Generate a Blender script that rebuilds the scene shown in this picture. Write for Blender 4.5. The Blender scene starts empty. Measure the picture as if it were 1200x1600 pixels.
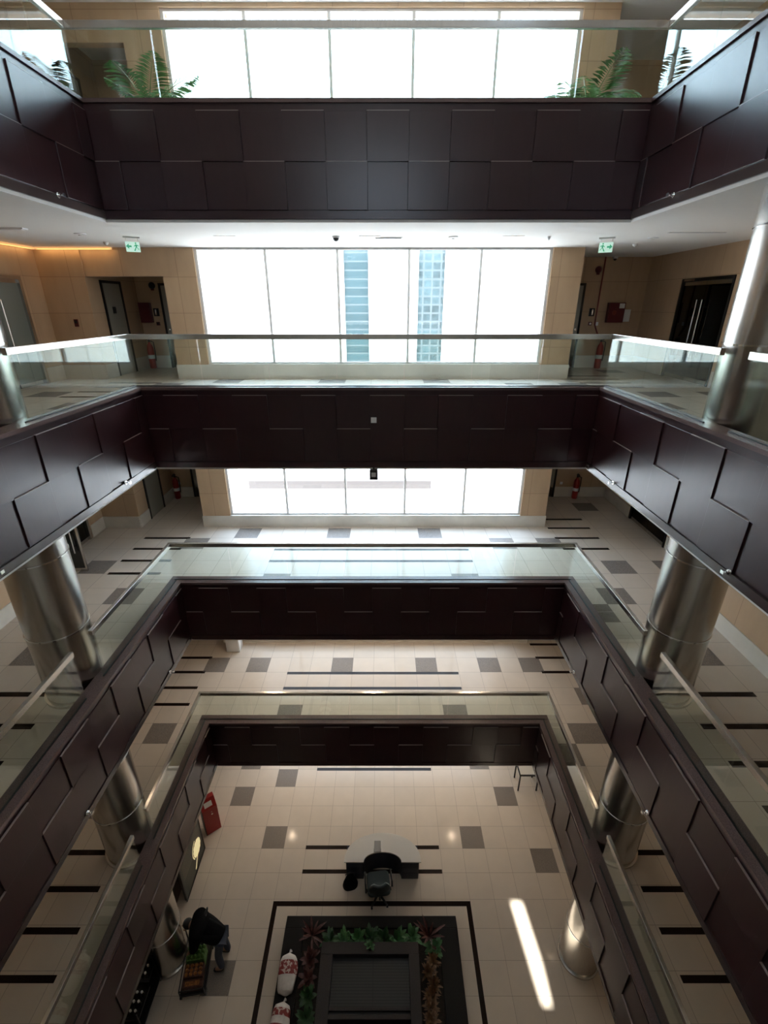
import bpy, bmesh, math, random
from mathutils import Vector, Matrix
random.seed(7)
PI = math.pi
sc = bpy.context.scene
COL = sc.collection

# ------------------------------------------------------------------ camera
cam_d = bpy.data.cameras.new('camera')
cam = bpy.data.objects.new('camera', cam_d)
COL.objects.link(cam)
cam.location = (0.2371, 0.0, 13.575)
cam.rotation_euler = (math.radians(90.0) - 0.4130703, 0, 0)
cam_d.sensor_fit = 'VERTICAL'
cam_d.sensor_height = 36.0
cam_d.lens = 736.96 * 36.0 / 1600.0
cam_d.clip_start = 0.02
cam_d.clip_end = 500
sc.camera = cam

# ------------------------------------------------------------------ light and exposure
sc.view_settings.view_transform = 'Standard'
sc.view_settings.look = 'None'
sc.view_settings.gamma = 1.0
sc.view_settings.exposure = 0.2
sc.view_settings.use_curve_mapping = False
SKY_STRENGTH = 14.0
SUN_ENERGY = 16.0
SKYLIGHT_W = 75.0
LAMP_W = 3.2

world = bpy.data.worlds.new('sky')
sc.world = world
world.use_nodes = True
wn = world.node_tree
wn.nodes.clear()
wo = wn.nodes.new('ShaderNodeOutputWorld')
wb = wn.nodes.new('ShaderNodeBackground')
wr = wn.nodes.new('ShaderNodeValToRGB')
ws = wn.nodes.new('ShaderNodeSeparateXYZ')
wt = wn.nodes.new('ShaderNodeTexCoord')
wn.links.new(wt.outputs['Generated'], ws.inputs[0])
wn.links.new(ws.outputs['Z'], wr.inputs[0])
wr.color_ramp.elements[0].position = 0.0
wr.color_ramp.elements[0].color = (1.0, 0.93, 0.84, 1)
wr.color_ramp.elements[1].position = 0.7
wr.color_ramp.elements[1].color = (0.50, 0.70, 1.0, 1)
we = wr.color_ramp.elements.new(0.07)
we.color = (0.74, 0.86, 1.0, 1)
wn.links.new(wr.outputs[0], wb.inputs[0])
wb.inputs[1].default_value = SKY_STRENGTH
wn.links.new(wb.outputs[0], wo.inputs[0])

def add_light(name, kind, loc, rot, energy, color=(1, 1, 1), **kw):
    d = bpy.data.lights.new(name, kind)
    d.energy = energy
    d.color = color
    for k, v in kw.items():
        setattr(d, k, v)
    o = bpy.data.objects.new(name, d)
    COL.objects.link(o)
    o.location = loc
    o.rotation_euler = rot
    return o

sun_dir = Vector((0.0, 0.25, -1.0)).normalized()      # the way the sunlight travels
sun = add_light('sun', 'SUN', (0, -10, 40), (0, 0, 0), SUN_ENERGY, (1.0, 0.95, 0.86), angle=math.radians(0.53))
sun.rotation_euler = sun_dir.to_track_quat('-Z', 'Y').to_euler()
NEAR_Y = -4.0
FL = {k: 3.98 * k for k in range(0, 6)}                # storey floors
CEIL = {k: FL[k + 1] - 1.18 for k in range(0, 5)}      # ceilings under them
for k in range(0, 5):                                  # daylight through the far windows
    p = add_light('window_daylight', 'AREA', (0, 12.05, FL[k] + 1.56), (math.radians(-90), 0, 0), 1.0,
                  shape='RECTANGLE', size=7.9, size_y=2.5)
    p.data.cycles.is_portal = True
p = add_light('window_daylight', 'AREA', (0, NEAR_Y - 0.25, FL[4] + 1.4), (math.radians(90), 0, 0), 1.0, shape='RECTANGLE', size=3.2, size_y=1.2)  # portal for the added, unseen window on the near side
p.data.cycles.is_portal = True
# daylight through the frosted roof glazing over the void
add_light('skylight_daylight', 'AREA', (-0.3, 4.0, 20.7), (0, 0, 0), SKYLIGHT_W, (0.93, 0.96, 1.0),
          shape='RECTANGLE', size=7.0, size_y=8.0)

cy = sc.cycles
cy.use_denoising = True
cy.max_bounces = 10
cy.diffuse_bounces = 5
cy.glossy_bounces = 5
cy.transmission_bounces = 6
cy.transparent_max_bounces = 32
cy.caustics_reflective = False
cy.caustics_refractive = False
cy.sample_clamp_indirect = 6.0

# ------------------------------------------------------------------ materials
def nodes(m):
    m.use_nodes = True
    n = m.node_tree
    return n, n.nodes, n.links

def pbr(name, col, rough=0.5, metal=0.0, spec=0.5, noise=0.0, nscale=8.0, bump=0.0, bscale=60.0, stretch=(1, 1, 1), emit=None, estr=0.0):
    m = bpy.data.materials.new(name)
    n, N, L = nodes(m)
    b = N['Principled BSDF']
    b.inputs['Base Color'].default_value = (*col, 1)
    b.inputs['Roughness'].default_value = rough
    b.inputs['Metallic'].default_value = metal
    b.inputs['Specular IOR Level'].default_value = spec
    tc = N.new('ShaderNodeNewGeometry')
    mp = N.new('ShaderNodeMapping')
    mp.inputs['Scale'].default_value = stretch
    L.new(tc.outputs['Position'], mp.inputs[0])
    if noise > 0:
        t = N.new('ShaderNodeTexNoise')
        t.inputs['Scale'].default_value = nscale
        t.inputs['Detail'].default_value = 5
        L.new(mp.outputs[0], t.inputs['Vector'])
        mr = N.new('ShaderNodeMapRange')
        mr.inputs[1].default_value = 0.3
        mr.inputs[2].default_value = 0.7
        mr.inputs[3].default_value = 1 - noise
        mr.inputs[4].default_value = 1 + noise
        L.new(t.outputs[0], mr.inputs[0])
        v = N.new('ShaderNodeVectorMath')
        v.operation = 'SCALE'
        v.inputs[0].default_value = col
        L.new(mr.outputs[0], v.inputs['Scale'])
        L.new(v.outputs[0], b.inputs['Base Color'])
    if bump > 0:
        t2 = N.new('ShaderNodeTexNoise')
        t2.inputs['Scale'].default_value = bscale
        L.new(mp.outputs[0], t2.inputs['Vector'])
        bp = N.new('ShaderNodeBump')
        bp.inputs['Strength'].default_value = bump
        bp.inputs['Distance'].default_value = 0.01
        L.new(t2.outputs[0], bp.inputs['Height'])
        L.new(bp.outputs[0], b.inputs['Normal'])
    if emit:
        b.inputs['Emission Color'].default_value = (*emit, 1)
        b.inputs['Emission Strength'].default_value = estr
    return m

def math_node(N, L, op, a, b=None):
    k = N.new('ShaderNodeMath')
    k.operation = op
    for i, v in enumerate((a, b)):
        if v is None:
            continue
        if isinstance(v, (int, float)):
            k.inputs[i].default_value = v
        else:
            L.new(v, k.inputs[i])
    return k.outputs[0]

def glass(name, tint, ior=1.5, rough=0.0, refl=1.0):
    m = bpy.data.materials.new(name)
    n, N, L = nodes(m)
    N.clear()
    o = N.new('ShaderNodeOutputMaterial')
    mx = N.new('ShaderNodeMixShader')
    lw = N.new('ShaderNodeLayerWeight')                # thin sheet: the same reflection from either side
    lw.inputs[0].default_value = 0.5
    r0 = ((ior - 1) / (ior + 1)) ** 2
    p5 = math_node(N, L, 'POWER', lw.outputs['Facing'], 5.0)
    fr = math_node(N, L, 'ADD', math_node(N, L, 'MULTIPLY', p5, 1 - r0), r0)
    t = N.new('ShaderNodeBsdfTransparent')
    t.inputs[0].default_value = (*tint, 1)
    g = N.new('ShaderNodeBsdfGlossy')
    g.inputs['Color'].default_value = (refl, refl, refl, 1)
    g.inputs['Roughness'].default_value = rough
    L.new(fr, mx.inputs[0])
    L.new(t.outputs[0], mx.inputs[1])
    L.new(g.outputs[0], mx.inputs[2])
    L.new(mx.outputs[0], o.inputs[0])
    return m

def joints(name, col, jcol, px, py, ox, oy, w, axes=('X', 'Y'), rough=0.15, spec=0.5, tone=0.05, grain=0.05, gscale=3.0, gstretch=(1, 1, 1)):
    """A surface set out in a grid of tiles or panels with thin joints."""
    m = bpy.data.materials.new(name)
    n, N, L = nodes(m)
    b = N['Principled BSDF']
    b.inputs['Roughness'].default_value = rough
    b.inputs['Specular IOR Level'].default_value = spec
    g = N.new('ShaderNodeNewGeometry')
    s = N.new('ShaderNodeSeparateXYZ')
    L.new(g.outputs['Position'], s.inputs[0])
    def axis(a):
        if a == 'H':                                   # whichever horizontal runs along the wall
            return math_node(N, L, 'ADD', s.outputs['X'], s.outputs['Y'])
        return s.outputs[a]
    u = math_node(N, L, 'DIVIDE', math_node(N, L, 'SUBTRACT', axis(axes[0]), ox), px)
    v = math_node(N, L, 'DIVIDE', math_node(N, L, 'SUBTRACT', axis(axes[1]), oy), py)
    def edge(t, p):
        f = math_node(N, L, 'FRACT', t)
        e = math_node(N, L, 'MINIMUM', f, math_node(N, L, 'SUBTRACT', 1.0, f))
        return math_node(N, L, 'LESS_THAN', math_node(N, L, 'MULTIPLY', e, p), w)
    j = math_node(N, L, 'MAXIMUM', edge(u, px), edge(v, py))
    cb = N.new('ShaderNodeCombineXYZ')
    L.new(math_node(N, L, 'FLOOR', u), cb.inputs[0])
    L.new(math_node(N, L, 'FLOOR', v), cb.inputs[1])
    wnz = N.new('ShaderNodeTexWhiteNoise')
    L.new(cb.outputs[0], wnz.inputs['Vector'])
    nz = N.new('ShaderNodeTexNoise')
    nz.inputs['Scale'].default_value = gscale
    nz.inputs['Detail'].default_value = 6
    mp = N.new('ShaderNodeMapping')
    mp.inputs['Scale'].default_value = gstretch
    L.new(g.outputs['Position'], mp.inputs[0])
    L.new(mp.outputs[0], nz.inputs['Vector'])
    t1 = math_node(N, L, 'MULTIPLY', math_node(N, L, 'SUBTRACT', wnz.outputs['Value'], 0.5), 2 * tone)
    t2 = math_node(N, L, 'MULTIPLY', math_node(N, L, 'SUBTRACT', nz.outputs[0], 0.5), 4 * grain)
    k = math_node(N, L, 'ADD', 1.0, math_node(N, L, 'ADD', t1, t2))
    vm = N.new('ShaderNodeVectorMath')
    vm.operation = 'SCALE'
    vm.inputs[0].default_value = col
    L.new(k, vm.inputs['Scale'])
    mx = N.new('ShaderNodeMix')
    mx.data_type = 'RGBA'
    L.new(j, mx.inputs[0])
    L.new(vm.outputs[0], mx.inputs[6])
    mx.inputs[7].default_value = (*jcol, 1)
    L.new(mx.outputs[2], b.inputs['Base Color'])
    return m

M = {}
M['tile'] = joints('cream_floor_tile', (0.66, 0.57, 0.475), (0.36, 0.30, 0.25), 0.61, 0.6, -0.06, 0.3, 0.0035, rough=0.13, spec=0.14, tone=0.025, grain=0.03)
M['grey_tile'] = pbr('grey_granite_tile', (0.25, 0.215, 0.185), 0.25, spec=0.1, noise=0.35, nscale=90)
M['brown_stone'] = pbr('dark_brown_stone', (0.022, 0.013, 0.010), 0.2, spec=0.15, noise=0.3, nscale=60)
M['ceiling'] = pbr('white_ceiling', (0.88, 0.865, 0.83), 0.7, noise=0.01)
M['wood'] = pbr('espresso_wood', (0.038, 0.0135, 0.016), 0.29, spec=0.42, noise=0.07, nscale=3, stretch=(4, 4, 1))
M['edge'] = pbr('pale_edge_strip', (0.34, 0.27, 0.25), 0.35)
M['trim'] = pbr('brown_bottom_trim', (0.065, 0.045, 0.042), 0.2)
M['coping'] = pbr('brown_granite_coping', (0.15, 0.10, 0.094), 0.25, spec=0.3, noise=0.3, nscale=110)
M['cladding'] = joints('beige_wall_panel', (0.52, 0.36, 0.225), (0.30, 0.20, 0.12), 1.22, 0.745, 0.1, 0.0, 0.004, axes=('H', 'Z'), rough=0.32, spec=0.35, tone=0.04, grain=0.05, gscale=6, gstretch=(1, 1, 0.2))
M['plaster'] = pbr('pale_plaster', (0.62, 0.56, 0.47), 0.7, noise=0.03)
M['marble'] = pbr('white_marble_skirting', (0.70, 0.65, 0.57), 0.2, noise=0.06, nscale=3)
M['alu'] = pbr('window_aluminium', (0.72, 0.70, 0.67), 0.5, metal=0.0)
M['steel'] = pbr('brushed_steel', (0.60, 0.58, 0.55), 0.25, metal=1.0, noise=0.05, nscale=30, stretch=(1, 1, 0.1), bump=0.02, bscale=200)
M['chrome'] = pbr('polished_chrome', (0.78, 0.78, 0.78), 0.1, metal=1.0)
M['dark_metal'] = pbr('dark_metal', (0.03, 0.028, 0.027), 0.35, metal=0.6)
M['glass'] = glass('clear_balustrade_glass', (0.92, 0.965, 0.94))
M['window_glass'] = glass('window_glass', (0.97, 0.985, 0.985))
M['dimmed_glass'] = glass('dimmed_window_glass', (0.70, 0.66, 0.61))  # tint added to dim the daylight from the unseen lower windows
M['dark_glass'] = glass('tinted_door_glass', (0.10, 0.105, 0.10))
M['frosted'] = pbr('frosted_door_glass', (0.20, 0.22, 0.19), 0.25, spec=0.5)
M['black'] = pbr('black_plastic', (0.012, 0.012, 0.013), 0.4)
M['white'] = pbr('white_plastic', (0.80, 0.80, 0.80), 0.4)
M['paper'] = pbr('white_paper', (0.82, 0.82, 0.80), 0.8)
M['red'] = pbr('red_enamel', (0.36, 0.018, 0.018), 0.35)
M['dull_red'] = pbr('dull_red_enamel', (0.11, 0.012, 0.014), 0.4)
M['copper'] = pbr('red_painted_pipe', (0.20, 0.03, 0.02), 0.4)
M['door_grey'] = pbr('grey_laminate_door', (0.33, 0.32, 0.27), 0.4)
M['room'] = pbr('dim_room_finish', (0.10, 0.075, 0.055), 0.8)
M['frost_roof'] = pbr('frosted_roof_glass', (0.85, 0.88, 0.9), 0.5)
M['facade'] = pbr('white_render', (0.80, 0.79, 0.77), 0.8, noise=0.02)
M['facade_glass'] = joints('cyan_curtain_glass', (0.029, 0.055, 0.062), (0.07, 0.09, 0.095), 50.0, 0.45, 0.0, 0.1, 0.04, axes=('X', 'Z'), rough=0.3, tone=0.12, grain=0.05)
M['facade_screen'] = joints('patterned_curtain_glass', (0.034, 0.058, 0.064), (0.07, 0.09, 0.095), 0.5, 0.45, 0.0, 0.1, 0.05, axes=('X', 'Z'), rough=0.3, tone=0.3, grain=0.3, gscale=4)
M['pinkish'] = pbr('pink_stone_coping', (0.085, 0.072, 0.066), 0.8)
M['ground'] = pbr('pale_paving', (0.50, 0.47, 0.43), 0.9, noise=0.05)
M['frond'] = pbr('palm_leaf', (0.075, 0.24, 0.05), 0.45, noise=0.3, nscale=12)
M['leaf'] = pbr('dark_green_leaf', (0.030, 0.085, 0.028), 0.35, noise=0.35, nscale=14)
M['leaf2'] = pbr('mid_green_leaf', (0.075, 0.19, 0.07), 0.3, noise=0.35, nscale=14)
M['croton'] = pbr('russet_leaf', (0.17, 0.085, 0.04), 0.4, noise=0.5, nscale=20)
M['ti'] = pbr('maroon_leaf', (0.10, 0.035, 0.03), 0.4, noise=0.4, nscale=20)
M['trunk'] = pbr('palm_stem', (0.12, 0.08, 0.045), 0.8, noise=0.3, nscale=30)
M['pot'] = pbr('brown_pot', (0.09, 0.06, 0.05), 0.5)
M['soil'] = pbr('soil', (0.020, 0.014, 0.010), 0.95, noise=0.4, nscale=40, bump=0.6, bscale=40)
M['granite'] = pbr('black_granite', (0.010, 0.0075, 0.0065), 0.5, spec=0.2, noise=0.4, nscale=120)
M['granite2'] = pbr('charcoal_granite', (0.042, 0.034, 0.033), 0.5, spec=0.25, noise=0.35, nscale=90)
M['grille'] = joints('ribbed_stone', (0.022, 0.019, 0.018), (0.008, 0.007, 0.007), 9.0, 0.05, 0, 0, 0.009, rough=0.4, tone=0.02, grain=0.06, gscale=20)
M['navy'] = pbr('navy_laminate', (0.012, 0.016, 0.035), 0.4)
M['desk_top'] = pbr('white_desk_top', (0.82, 0.78, 0.72), 0.2)
M['chair_fabric'] = pbr('grey_teal_fabric', (0.055, 0.075, 0.080), 0.85, noise=0.15, nscale=60)
M['denim'] = pbr('blue_grey_denim', (0.060, 0.070, 0.10), 0.9, noise=0.2, nscale=40)
M['jacket'] = pbr('black_jacket_cloth', (0.006, 0.006, 0.007), 0.95, spec=0.1, noise=0.2, nscale=30)
M['skin'] = pbr('skin', (0.30, 0.17, 0.11), 0.55)
M['hair'] = pbr('black_hair', (0.008, 0.007, 0.006), 0.6)
M['green_pack'] = pbr('green_pack', (0.10, 0.22, 0.05), 0.5, noise=0.5, nscale=30)
M['orange_pack'] = pbr('orange_pack', (0.35, 0.13, 0.03), 0.5, noise=0.6, nscale=22)
M['brown_pack'] = pbr('brown_pack', (0.09, 0.035, 0.022), 0.5, noise=0.5, nscale=25)
M['sack'] = pbr('white_sack', (0.70, 0.66, 0.63), 0.55, noise=0.1, nscale=14, bump=0.3, bscale=18)
M['sack_red'] = pbr('red_sack_print', (0.26, 0.03, 0.03), 0.5, noise=0.4, nscale=18)
def print_mat(name, a, b_, sc_):
    m = bpy.data.materials.new(name)
    n, N, L = nodes(m)
    b = N['Principled BSDF']
    b.inputs['Roughness'].default_value = 0.5
    g = N.new('ShaderNodeNewGeometry')
    t = N.new('ShaderNodeTexNoise')
    t.inputs['Scale'].default_value = sc_
    L.new(g.outputs['Position'], t.inputs['Vector'])
    r = N.new('ShaderNodeValToRGB')
    r.color_ramp.elements[0].position = 0.54
    r.color_ramp.elements[0].color = (*a, 1)
    r.color_ramp.elements[1].position = 0.60
    r.color_ramp.elements[1].color = (*b_, 1)
    L.new(t.outputs[0], r.inputs[0])
    L.new(r.outputs[0], b.inputs['Base Color'])
    return m
M['sack_red'] = print_mat('red_sack_print', (0.24, 0.025, 0.025), (0.62, 0.50, 0.46), 16)
M['board'] = pbr('dark_green_board', (0.035, 0.038, 0.028), 0.3)
M['emblem'] = pbr('lit_cream_emblem', (0.8, 0.72, 0.45), 0.4, emit=(1.0, 0.82, 0.42), estr=0.45)
M['board_print'] = pbr('pale_board_print', (0.30, 0.27, 0.20), 0.5)
M['counter'] = pbr('dark_brown_counter', (0.035, 0.022, 0.018), 0.3)
M['lamp'] = pbr('lit_lamp', (1, 0.9, 0.7), 0.5, emit=(1.0, 0.78, 0.50), estr=14.0)
M['lamp_dim'] = pbr('lit_spot', (1, 0.95, 0.85), 0.5, emit=(1.0, 0.93, 0.8), estr=2.5)
M['lamp_warm'] = pbr('lit_warm_strip', (0.8, 0.5, 0.2), 0.5, emit=(1.0, 0.6, 0.25), estr=0.5)
M['exit'] = pbr('lit_exit_panel', (0.55, 0.75, 0.65), 0.5, emit=(0.55, 0.85, 0.70), estr=0.55)
M['exit_white'] = pbr('lit_exit_green_figure', (0.03, 0.30, 0.17), 0.5, emit=(0.06, 0.40, 0.24), estr=0.4)
M['detector_face'] = pbr('detector_face', (0.92, 0.93, 0.97), 0.5, spec=0.5)
M['extinguisher'] = pbr('extinguisher_red', (0.34, 0.02, 0.015), 0.3)

# ------------------------------------------------------------------ mesh helpers
class MB:
    def __init__(s):
        s.v, s.f, s.m = [], [], []

    def box(s, x0, x1, y0, y1, z0, z1, m=0):
        i = len(s.v)
        s.v += [(x0, y0, z0), (x1, y0, z0), (x1, y1, z0), (x0, y1, z0), (x0, y0, z1), (x1, y0, z1), (x1, y1, z1), (x0, y1, z1)]
        for q in ((0, 3, 2, 1), (4, 5, 6, 7), (0, 1, 5, 4), (1, 2, 6, 5), (2, 3, 7, 6), (3, 0, 4, 7)):
            s.f.append([i + a for a in q])
            s.m.append(m)
        return s

    def poly(s, pts, m=0):
        i = len(s.v)
        s.v += [tuple(p) for p in pts]
        s.f.append(list(range(i, i + len(pts))))
        s.m.append(m)
        return s

    def prism(s, pts, z0, z1, m=0):
        """Extrude a counter-clockwise outline (x, y) from z0 to z1."""
        n = len(pts)
        i = len(s.v)
        s.v += [(x, y, z0) for x, y in pts] + [(x, y, z1) for x, y in pts]
        s.f.append([i + k for k in reversed(range(n))])
        s.f.append([i + n + k for k in range(n)])
        s.m += [m, m]
        for k in range(n):
            a, b = i + k, i + (k + 1) % n
            s.f.append([a, b, b + n, a + n])
            s.m.append(m)
        return s

    def lathe(s, prof, c=(0, 0, 0), axis='Z', n=24, m=0):
        i = len(s.v)
        for r, h in prof:
            for k in range(n):
                a = 2 * PI * k / n
                p = (r * math.cos(a), r * math.sin(a), h)
                if axis == 'X':
                    p = (p[2], p[0], p[1])
                elif axis == 'Y':
                    p = (p[0], -p[2], p[1])
                s.v.append((c[0] + p[0], c[1] + p[1], c[2] + p[2]))
        for j in range(len(prof) - 1):
            for k in range(n):
                a = i + j * n + k
                b = i + j * n + (k + 1) % n
                s.f.append([a, b, b + n, a + n])
                s.m.append(m)
        s.f.append([i + k for k in reversed(range(n))])
        e = i + (len(prof) - 1) * n
        s.f.append([e + k for k in range(n)])
        s.m += [m, m]
        return s

    def cyl(s, c, r, z0, z1, n=24, axis='Z', m=0):
        return s.lathe([(r, z0), (r, z1)], c, axis, n, m)

    def tube(s, pts, r, n=8, m=0, closed=False):
        pts = [Vector(p) for p in pts]
        i = len(s.v)
        N = len(pts)
        for k, p in enumerate(pts):
            a = pts[k - 1] if (k > 0 or closed) else p
            b = pts[(k + 1) % N] if (k < N - 1 or closed) else p
            d = (b - a).normalized()
            up = Vector((0, 0, 1)) if abs(d.z) < 0.9 else Vector((1, 0, 0))
            x = d.cross(up).normalized()
            y = x.cross(d)
            rr = r[k] if isinstance(r, (list, tuple)) else r
            for q in range(n):
                t = 2 * PI * q / n
                s.v.append(tuple(p + x * (rr * math.cos(t)) + y * (rr * math.sin(t))))
        for k in range(N if closed else N - 1):
            for q in range(n):
                a = i + k * n + q
                b = i + k * n + (q + 1) % n
                c2 = i + ((k + 1) % N) * n + (q + 1) % n
                d2 = i + ((k + 1) % N) * n + q
                s.f.append([a, b, c2, d2])
                s.m.append(m)
        if not closed:
            s.f.append([i + q for q in reversed(range(n))])
            s.f.append([i + (N - 1) * n + q for q in range(n)])
            s.m += [m, m]
        return s

    def ball(s, c, rx, ry, rz, n=16, h=10, m=0):
        i = len(s.v)
        for j in range(h + 1):
            t = PI * j / h
            for k in range(n):
                a = 2 * PI * k / n
                s.v.append((c[0] + rx * math.sin(t) * math.cos(a), c[1] + ry * math.sin(t) * math.sin(a), c[2] - rz * math.cos(t)))
        for j in range(h):
            for k in range(n):
                a = i + j * n + k
                b = i + j * n + (k + 1) % n
                s.f.append([a, b, b + n, a + n])
                s.m.append(m)
        return s

    def build(s, name, mats, parent=None, smooth=False, bevel=0.0):
        if not isinstance(mats, (list, tuple)):
            mats = [mats]
        me = bpy.data.meshes.new(name)
        me.from_pydata(s.v, [], s.f)
        for m in mats:
            me.materials.append(m)
        for p, mi in zip(me.polygons, s.m):
            p.material_index = mi
            p.use_smooth = smooth
        bm = bmesh.new()
        bm.from_mesh(me)
        bmesh.ops.remove_doubles(bm, verts=bm.verts, dist=1e-5)
        bmesh.ops.recalc_face_normals(bm, faces=bm.faces)
        bm.to_mesh(me)
        bm.free()
        o = bpy.data.objects.new(name, me)
        COL.objects.link(o)
        if parent:
            o.parent = parent
        if smooth:
            try:
                me.set_sharp_from_angle(angle=math.radians(40))
            except Exception:
                pass
        if bevel > 0:
            b = o.modifiers.new('bevel', 'BEVEL')
            b.width = bevel
            b.segments = 2
            b.limit_method = 'ANGLE'
        return o

def box(*a, m=0):
    return MB().box(*a, m=m)

def tag(o, label, cat, group=None, kind=None):
    o['label'] = label
    o['category'] = cat
    if group:
        o['group'] = group
    if kind:
        o['kind'] = kind
    return o

def thing(name, label, cat, loc=(0, 0, 0), rz=0.0, group=None, kind=None):
    o = bpy.data.objects.new(name, None)
    COL.objects.link(o)
    o.empty_display_size = 0.2
    o.location = loc
    o.rotation_euler = (0, 0, rz)
    return tag(o, label, cat, group, kind)

def copy_tree(o, parent=None):
    c = o.copy()
    COL.objects.link(c)
    if parent:
        c.parent = parent
    for ch in list(o.children):
        copy_tree(ch, c)
    return c

# ------------------------------------------------------------------ the shell
VX, VY, VN = 4.0, 8.4, -0.3          # half width, far edge and near edge of the void
IX, IY = 4.26, 8.66                  # inner line of the upstand
WIN = 11.8                           # face of the window wall
BACK = 14.05                         # back wall of the two lobbies
LXF, LXN, RXF, RXN = -7.45, -7.03, 7.3, 6.55   # side walls, beyond and before their jogs
LJ, RJ = 8.0, 7.45
NEAR = -4.0
ORD = {4: 'top', 3: 'second', 2: 'third', 1: 'lowest'}

def inlay(mb, x0, x1, y0, y1, z, m):
    e = 0.0015
    mb.poly([(x0, y0, z + e), (x1, y0, z + e), (x1, y1, z + e), (x0, y1, z + e)], m)

GX = lambda k: -0.06 + 0.61 * k
GY = lambda k: 0.3 + 0.6 * k
def gsq(mb, i, j, z):
    inlay(mb, GX(i), GX(i + 1), GY(j), GY(j + 1), z, 1)
def bar(mb, x0, x1, y, z, w=0.10):
    inlay(mb, x0, x1, y - w / 2, y + w / 2, z, 2)

FMATS = [M['tile'], M['grey_tile'], M['brown_stone']]
f0 = MB().box(-8, 8, NEAR - 0.2, 14.4, -0.2, 0.0)
for i, j in ((-5, 16), (-7, 15), (-5, 13), (4, 13), (6, 15), (7, 12), (-6, 8), (-7, 17), (5, 17), (-2, 18), (1, 18)):
    gsq(f0, i, j, 0)
bar(f0, -1.9, 1.74, 10.5, 0)
bar(f0, -1.9, 1.74, 8.13, 0)
bar(f0, -1.9, 1.76, 7.53, 0)
inlay(f0, -2.51, 2.38, 6.75, 6.86, 0, 2)
inlay(f0, -2.51, -2.40, 1.2, 6.75, 0, 2)
inlay(f0, 2.27, 2.38, 1.2, 6.75, 0, 2)
tag(f0.build('floor', FMATS), 'cream tiled ground floor with grey tiles and dark stone bars', 'floor', kind='structure')

def storey_floor(lv):
    z = FL[lv]
    mb = MB()
    for a in ((-8, -IX + 0.02, NEAR - 0.2, 12.0), (IX - 0.02, 8, NEAR - 0.2, 12.0), (-8, -4.5, 12.0, 14.3), (4.44, 8, 12.0, 14.3), (-IX + 0.02, IX - 0.02, IY - 0.02, 12.0), (-IX + 0.02, IX - 0.02, NEAR - 0.2, VN - 0.26),
              ):
        mb.box(*a, z - 0.3, z)
    c0 = -2.52
    bar(mb, c0, 2.36, 10.46, z)
    bar(mb, c0, 2.36, 9.88, z)
    for i, s in ((-8, 1),):
        pass
    for y in (11.1, 10.5, 9.9, 9.31):
        bar(mb, -6.07, -4.87, y, z)
    for y in (12.28, 11.7, 11.1, 10.5):
        bar(mb, 4.74, 5.9, y, z)
    for k in range(-3, 5):
        y = 3.8 + 0.617 * (k - 0) if k < 4 else None
        if y is not None and y < 5.9:
            bar(mb, -6.08, -4.87, y, z)
            bar(mb, 4.86, 6.08, y, z)
    sq = [(-2, 17 + (lv > 1)), (2, 17 + (lv > 1)), (-6, 17 + (lv > 1)), (5, 17), (7, 17), (-8, 17), (-4, 14), (3, 14), (-9, 13), (-11, 15), (9, 15), (8, 13), (7, 12), (11, 15),
          (10, 21), (-10, 10), (9, 10), (-9, 1), (8, 1), (9, 0)]
    if lv == 1:
        sq += [(9, 13)]
    for i, j in sq:
        gsq(mb, i, j, z)
    return tag(mb.build('floor', FMATS), 'cream tiled walkway floor of the %s gallery' % ORD[lv], 'floor', kind='structure')

def storey_ceiling(lv):
    z = CEIL[lv]
    t = 0.04
    mb = MB()
    for a in ((-8, -VX - 0.03, NEAR - 0.2, 12.0), (VX + 0.03, 8, NEAR - 0.2, 12.0), (-8, -4.5, 12.0, 14.3), (4.44, 8, 12.0, 14.3), (-VX - 0.03, VX + 0.03, VY + 0.03, 12.0), (-VX - 0.03, VX + 0.03, NEAR - 0.2, VN - 0.03),
              ):
        mb.box(*a, z, z + t)
    return tag(mb.build('ceiling', M['ceiling']), 'white ceiling %s' % ('over the ground floor' if lv == 0 else 'over the %s gallery' % ORD[lv]), 'ceiling', kind='structure')

for lv in (1, 2, 3, 4):
    storey_floor(lv)
for lv in (0, 1, 2, 3, 4):
    storey_ceiling(lv)

ZT = 21.2
# far wall: piers, spandrels, lobby back walls and the lintel of the left lobby
w = MB()
w.box(-4.72, -3.97, WIN, 12.2, 0, ZT).box(3.97, 4.66, WIN, 12.2, 0, ZT)
w.box(-4.72, -4.5, 12.2, 14.3, 0, ZT).box(4.44, 4.66, 12.2, 14.3, 0, ZT)
w.box(-7.7, -4.72, BACK, 14.3, 0, ZT).box(4.66, 7.6, BACK, 14.3, 0, ZT)
w.box(-7.7, -6.45, 11.75, BACK, 0, ZT)
for lv in range(0, 5):
    w.box(-6.45, -4.72, 11.8, 12.0, FL[lv] + 2.23, CEIL[lv])
    w.box(-3.97, 3.97, WIN, 12.2, CEIL[lv] - (0.06 if lv == 4 else 0), FL[lv + 1] + 0.33 if lv < 4 else ZT)
w.box(-3.97, 3.97, WIN, 12.2, -0.2, 0.33)
tag(w.build('wall_far', M['cladding']), 'beige panelled far wall around the window bays', 'wall', kind='structure')
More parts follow.
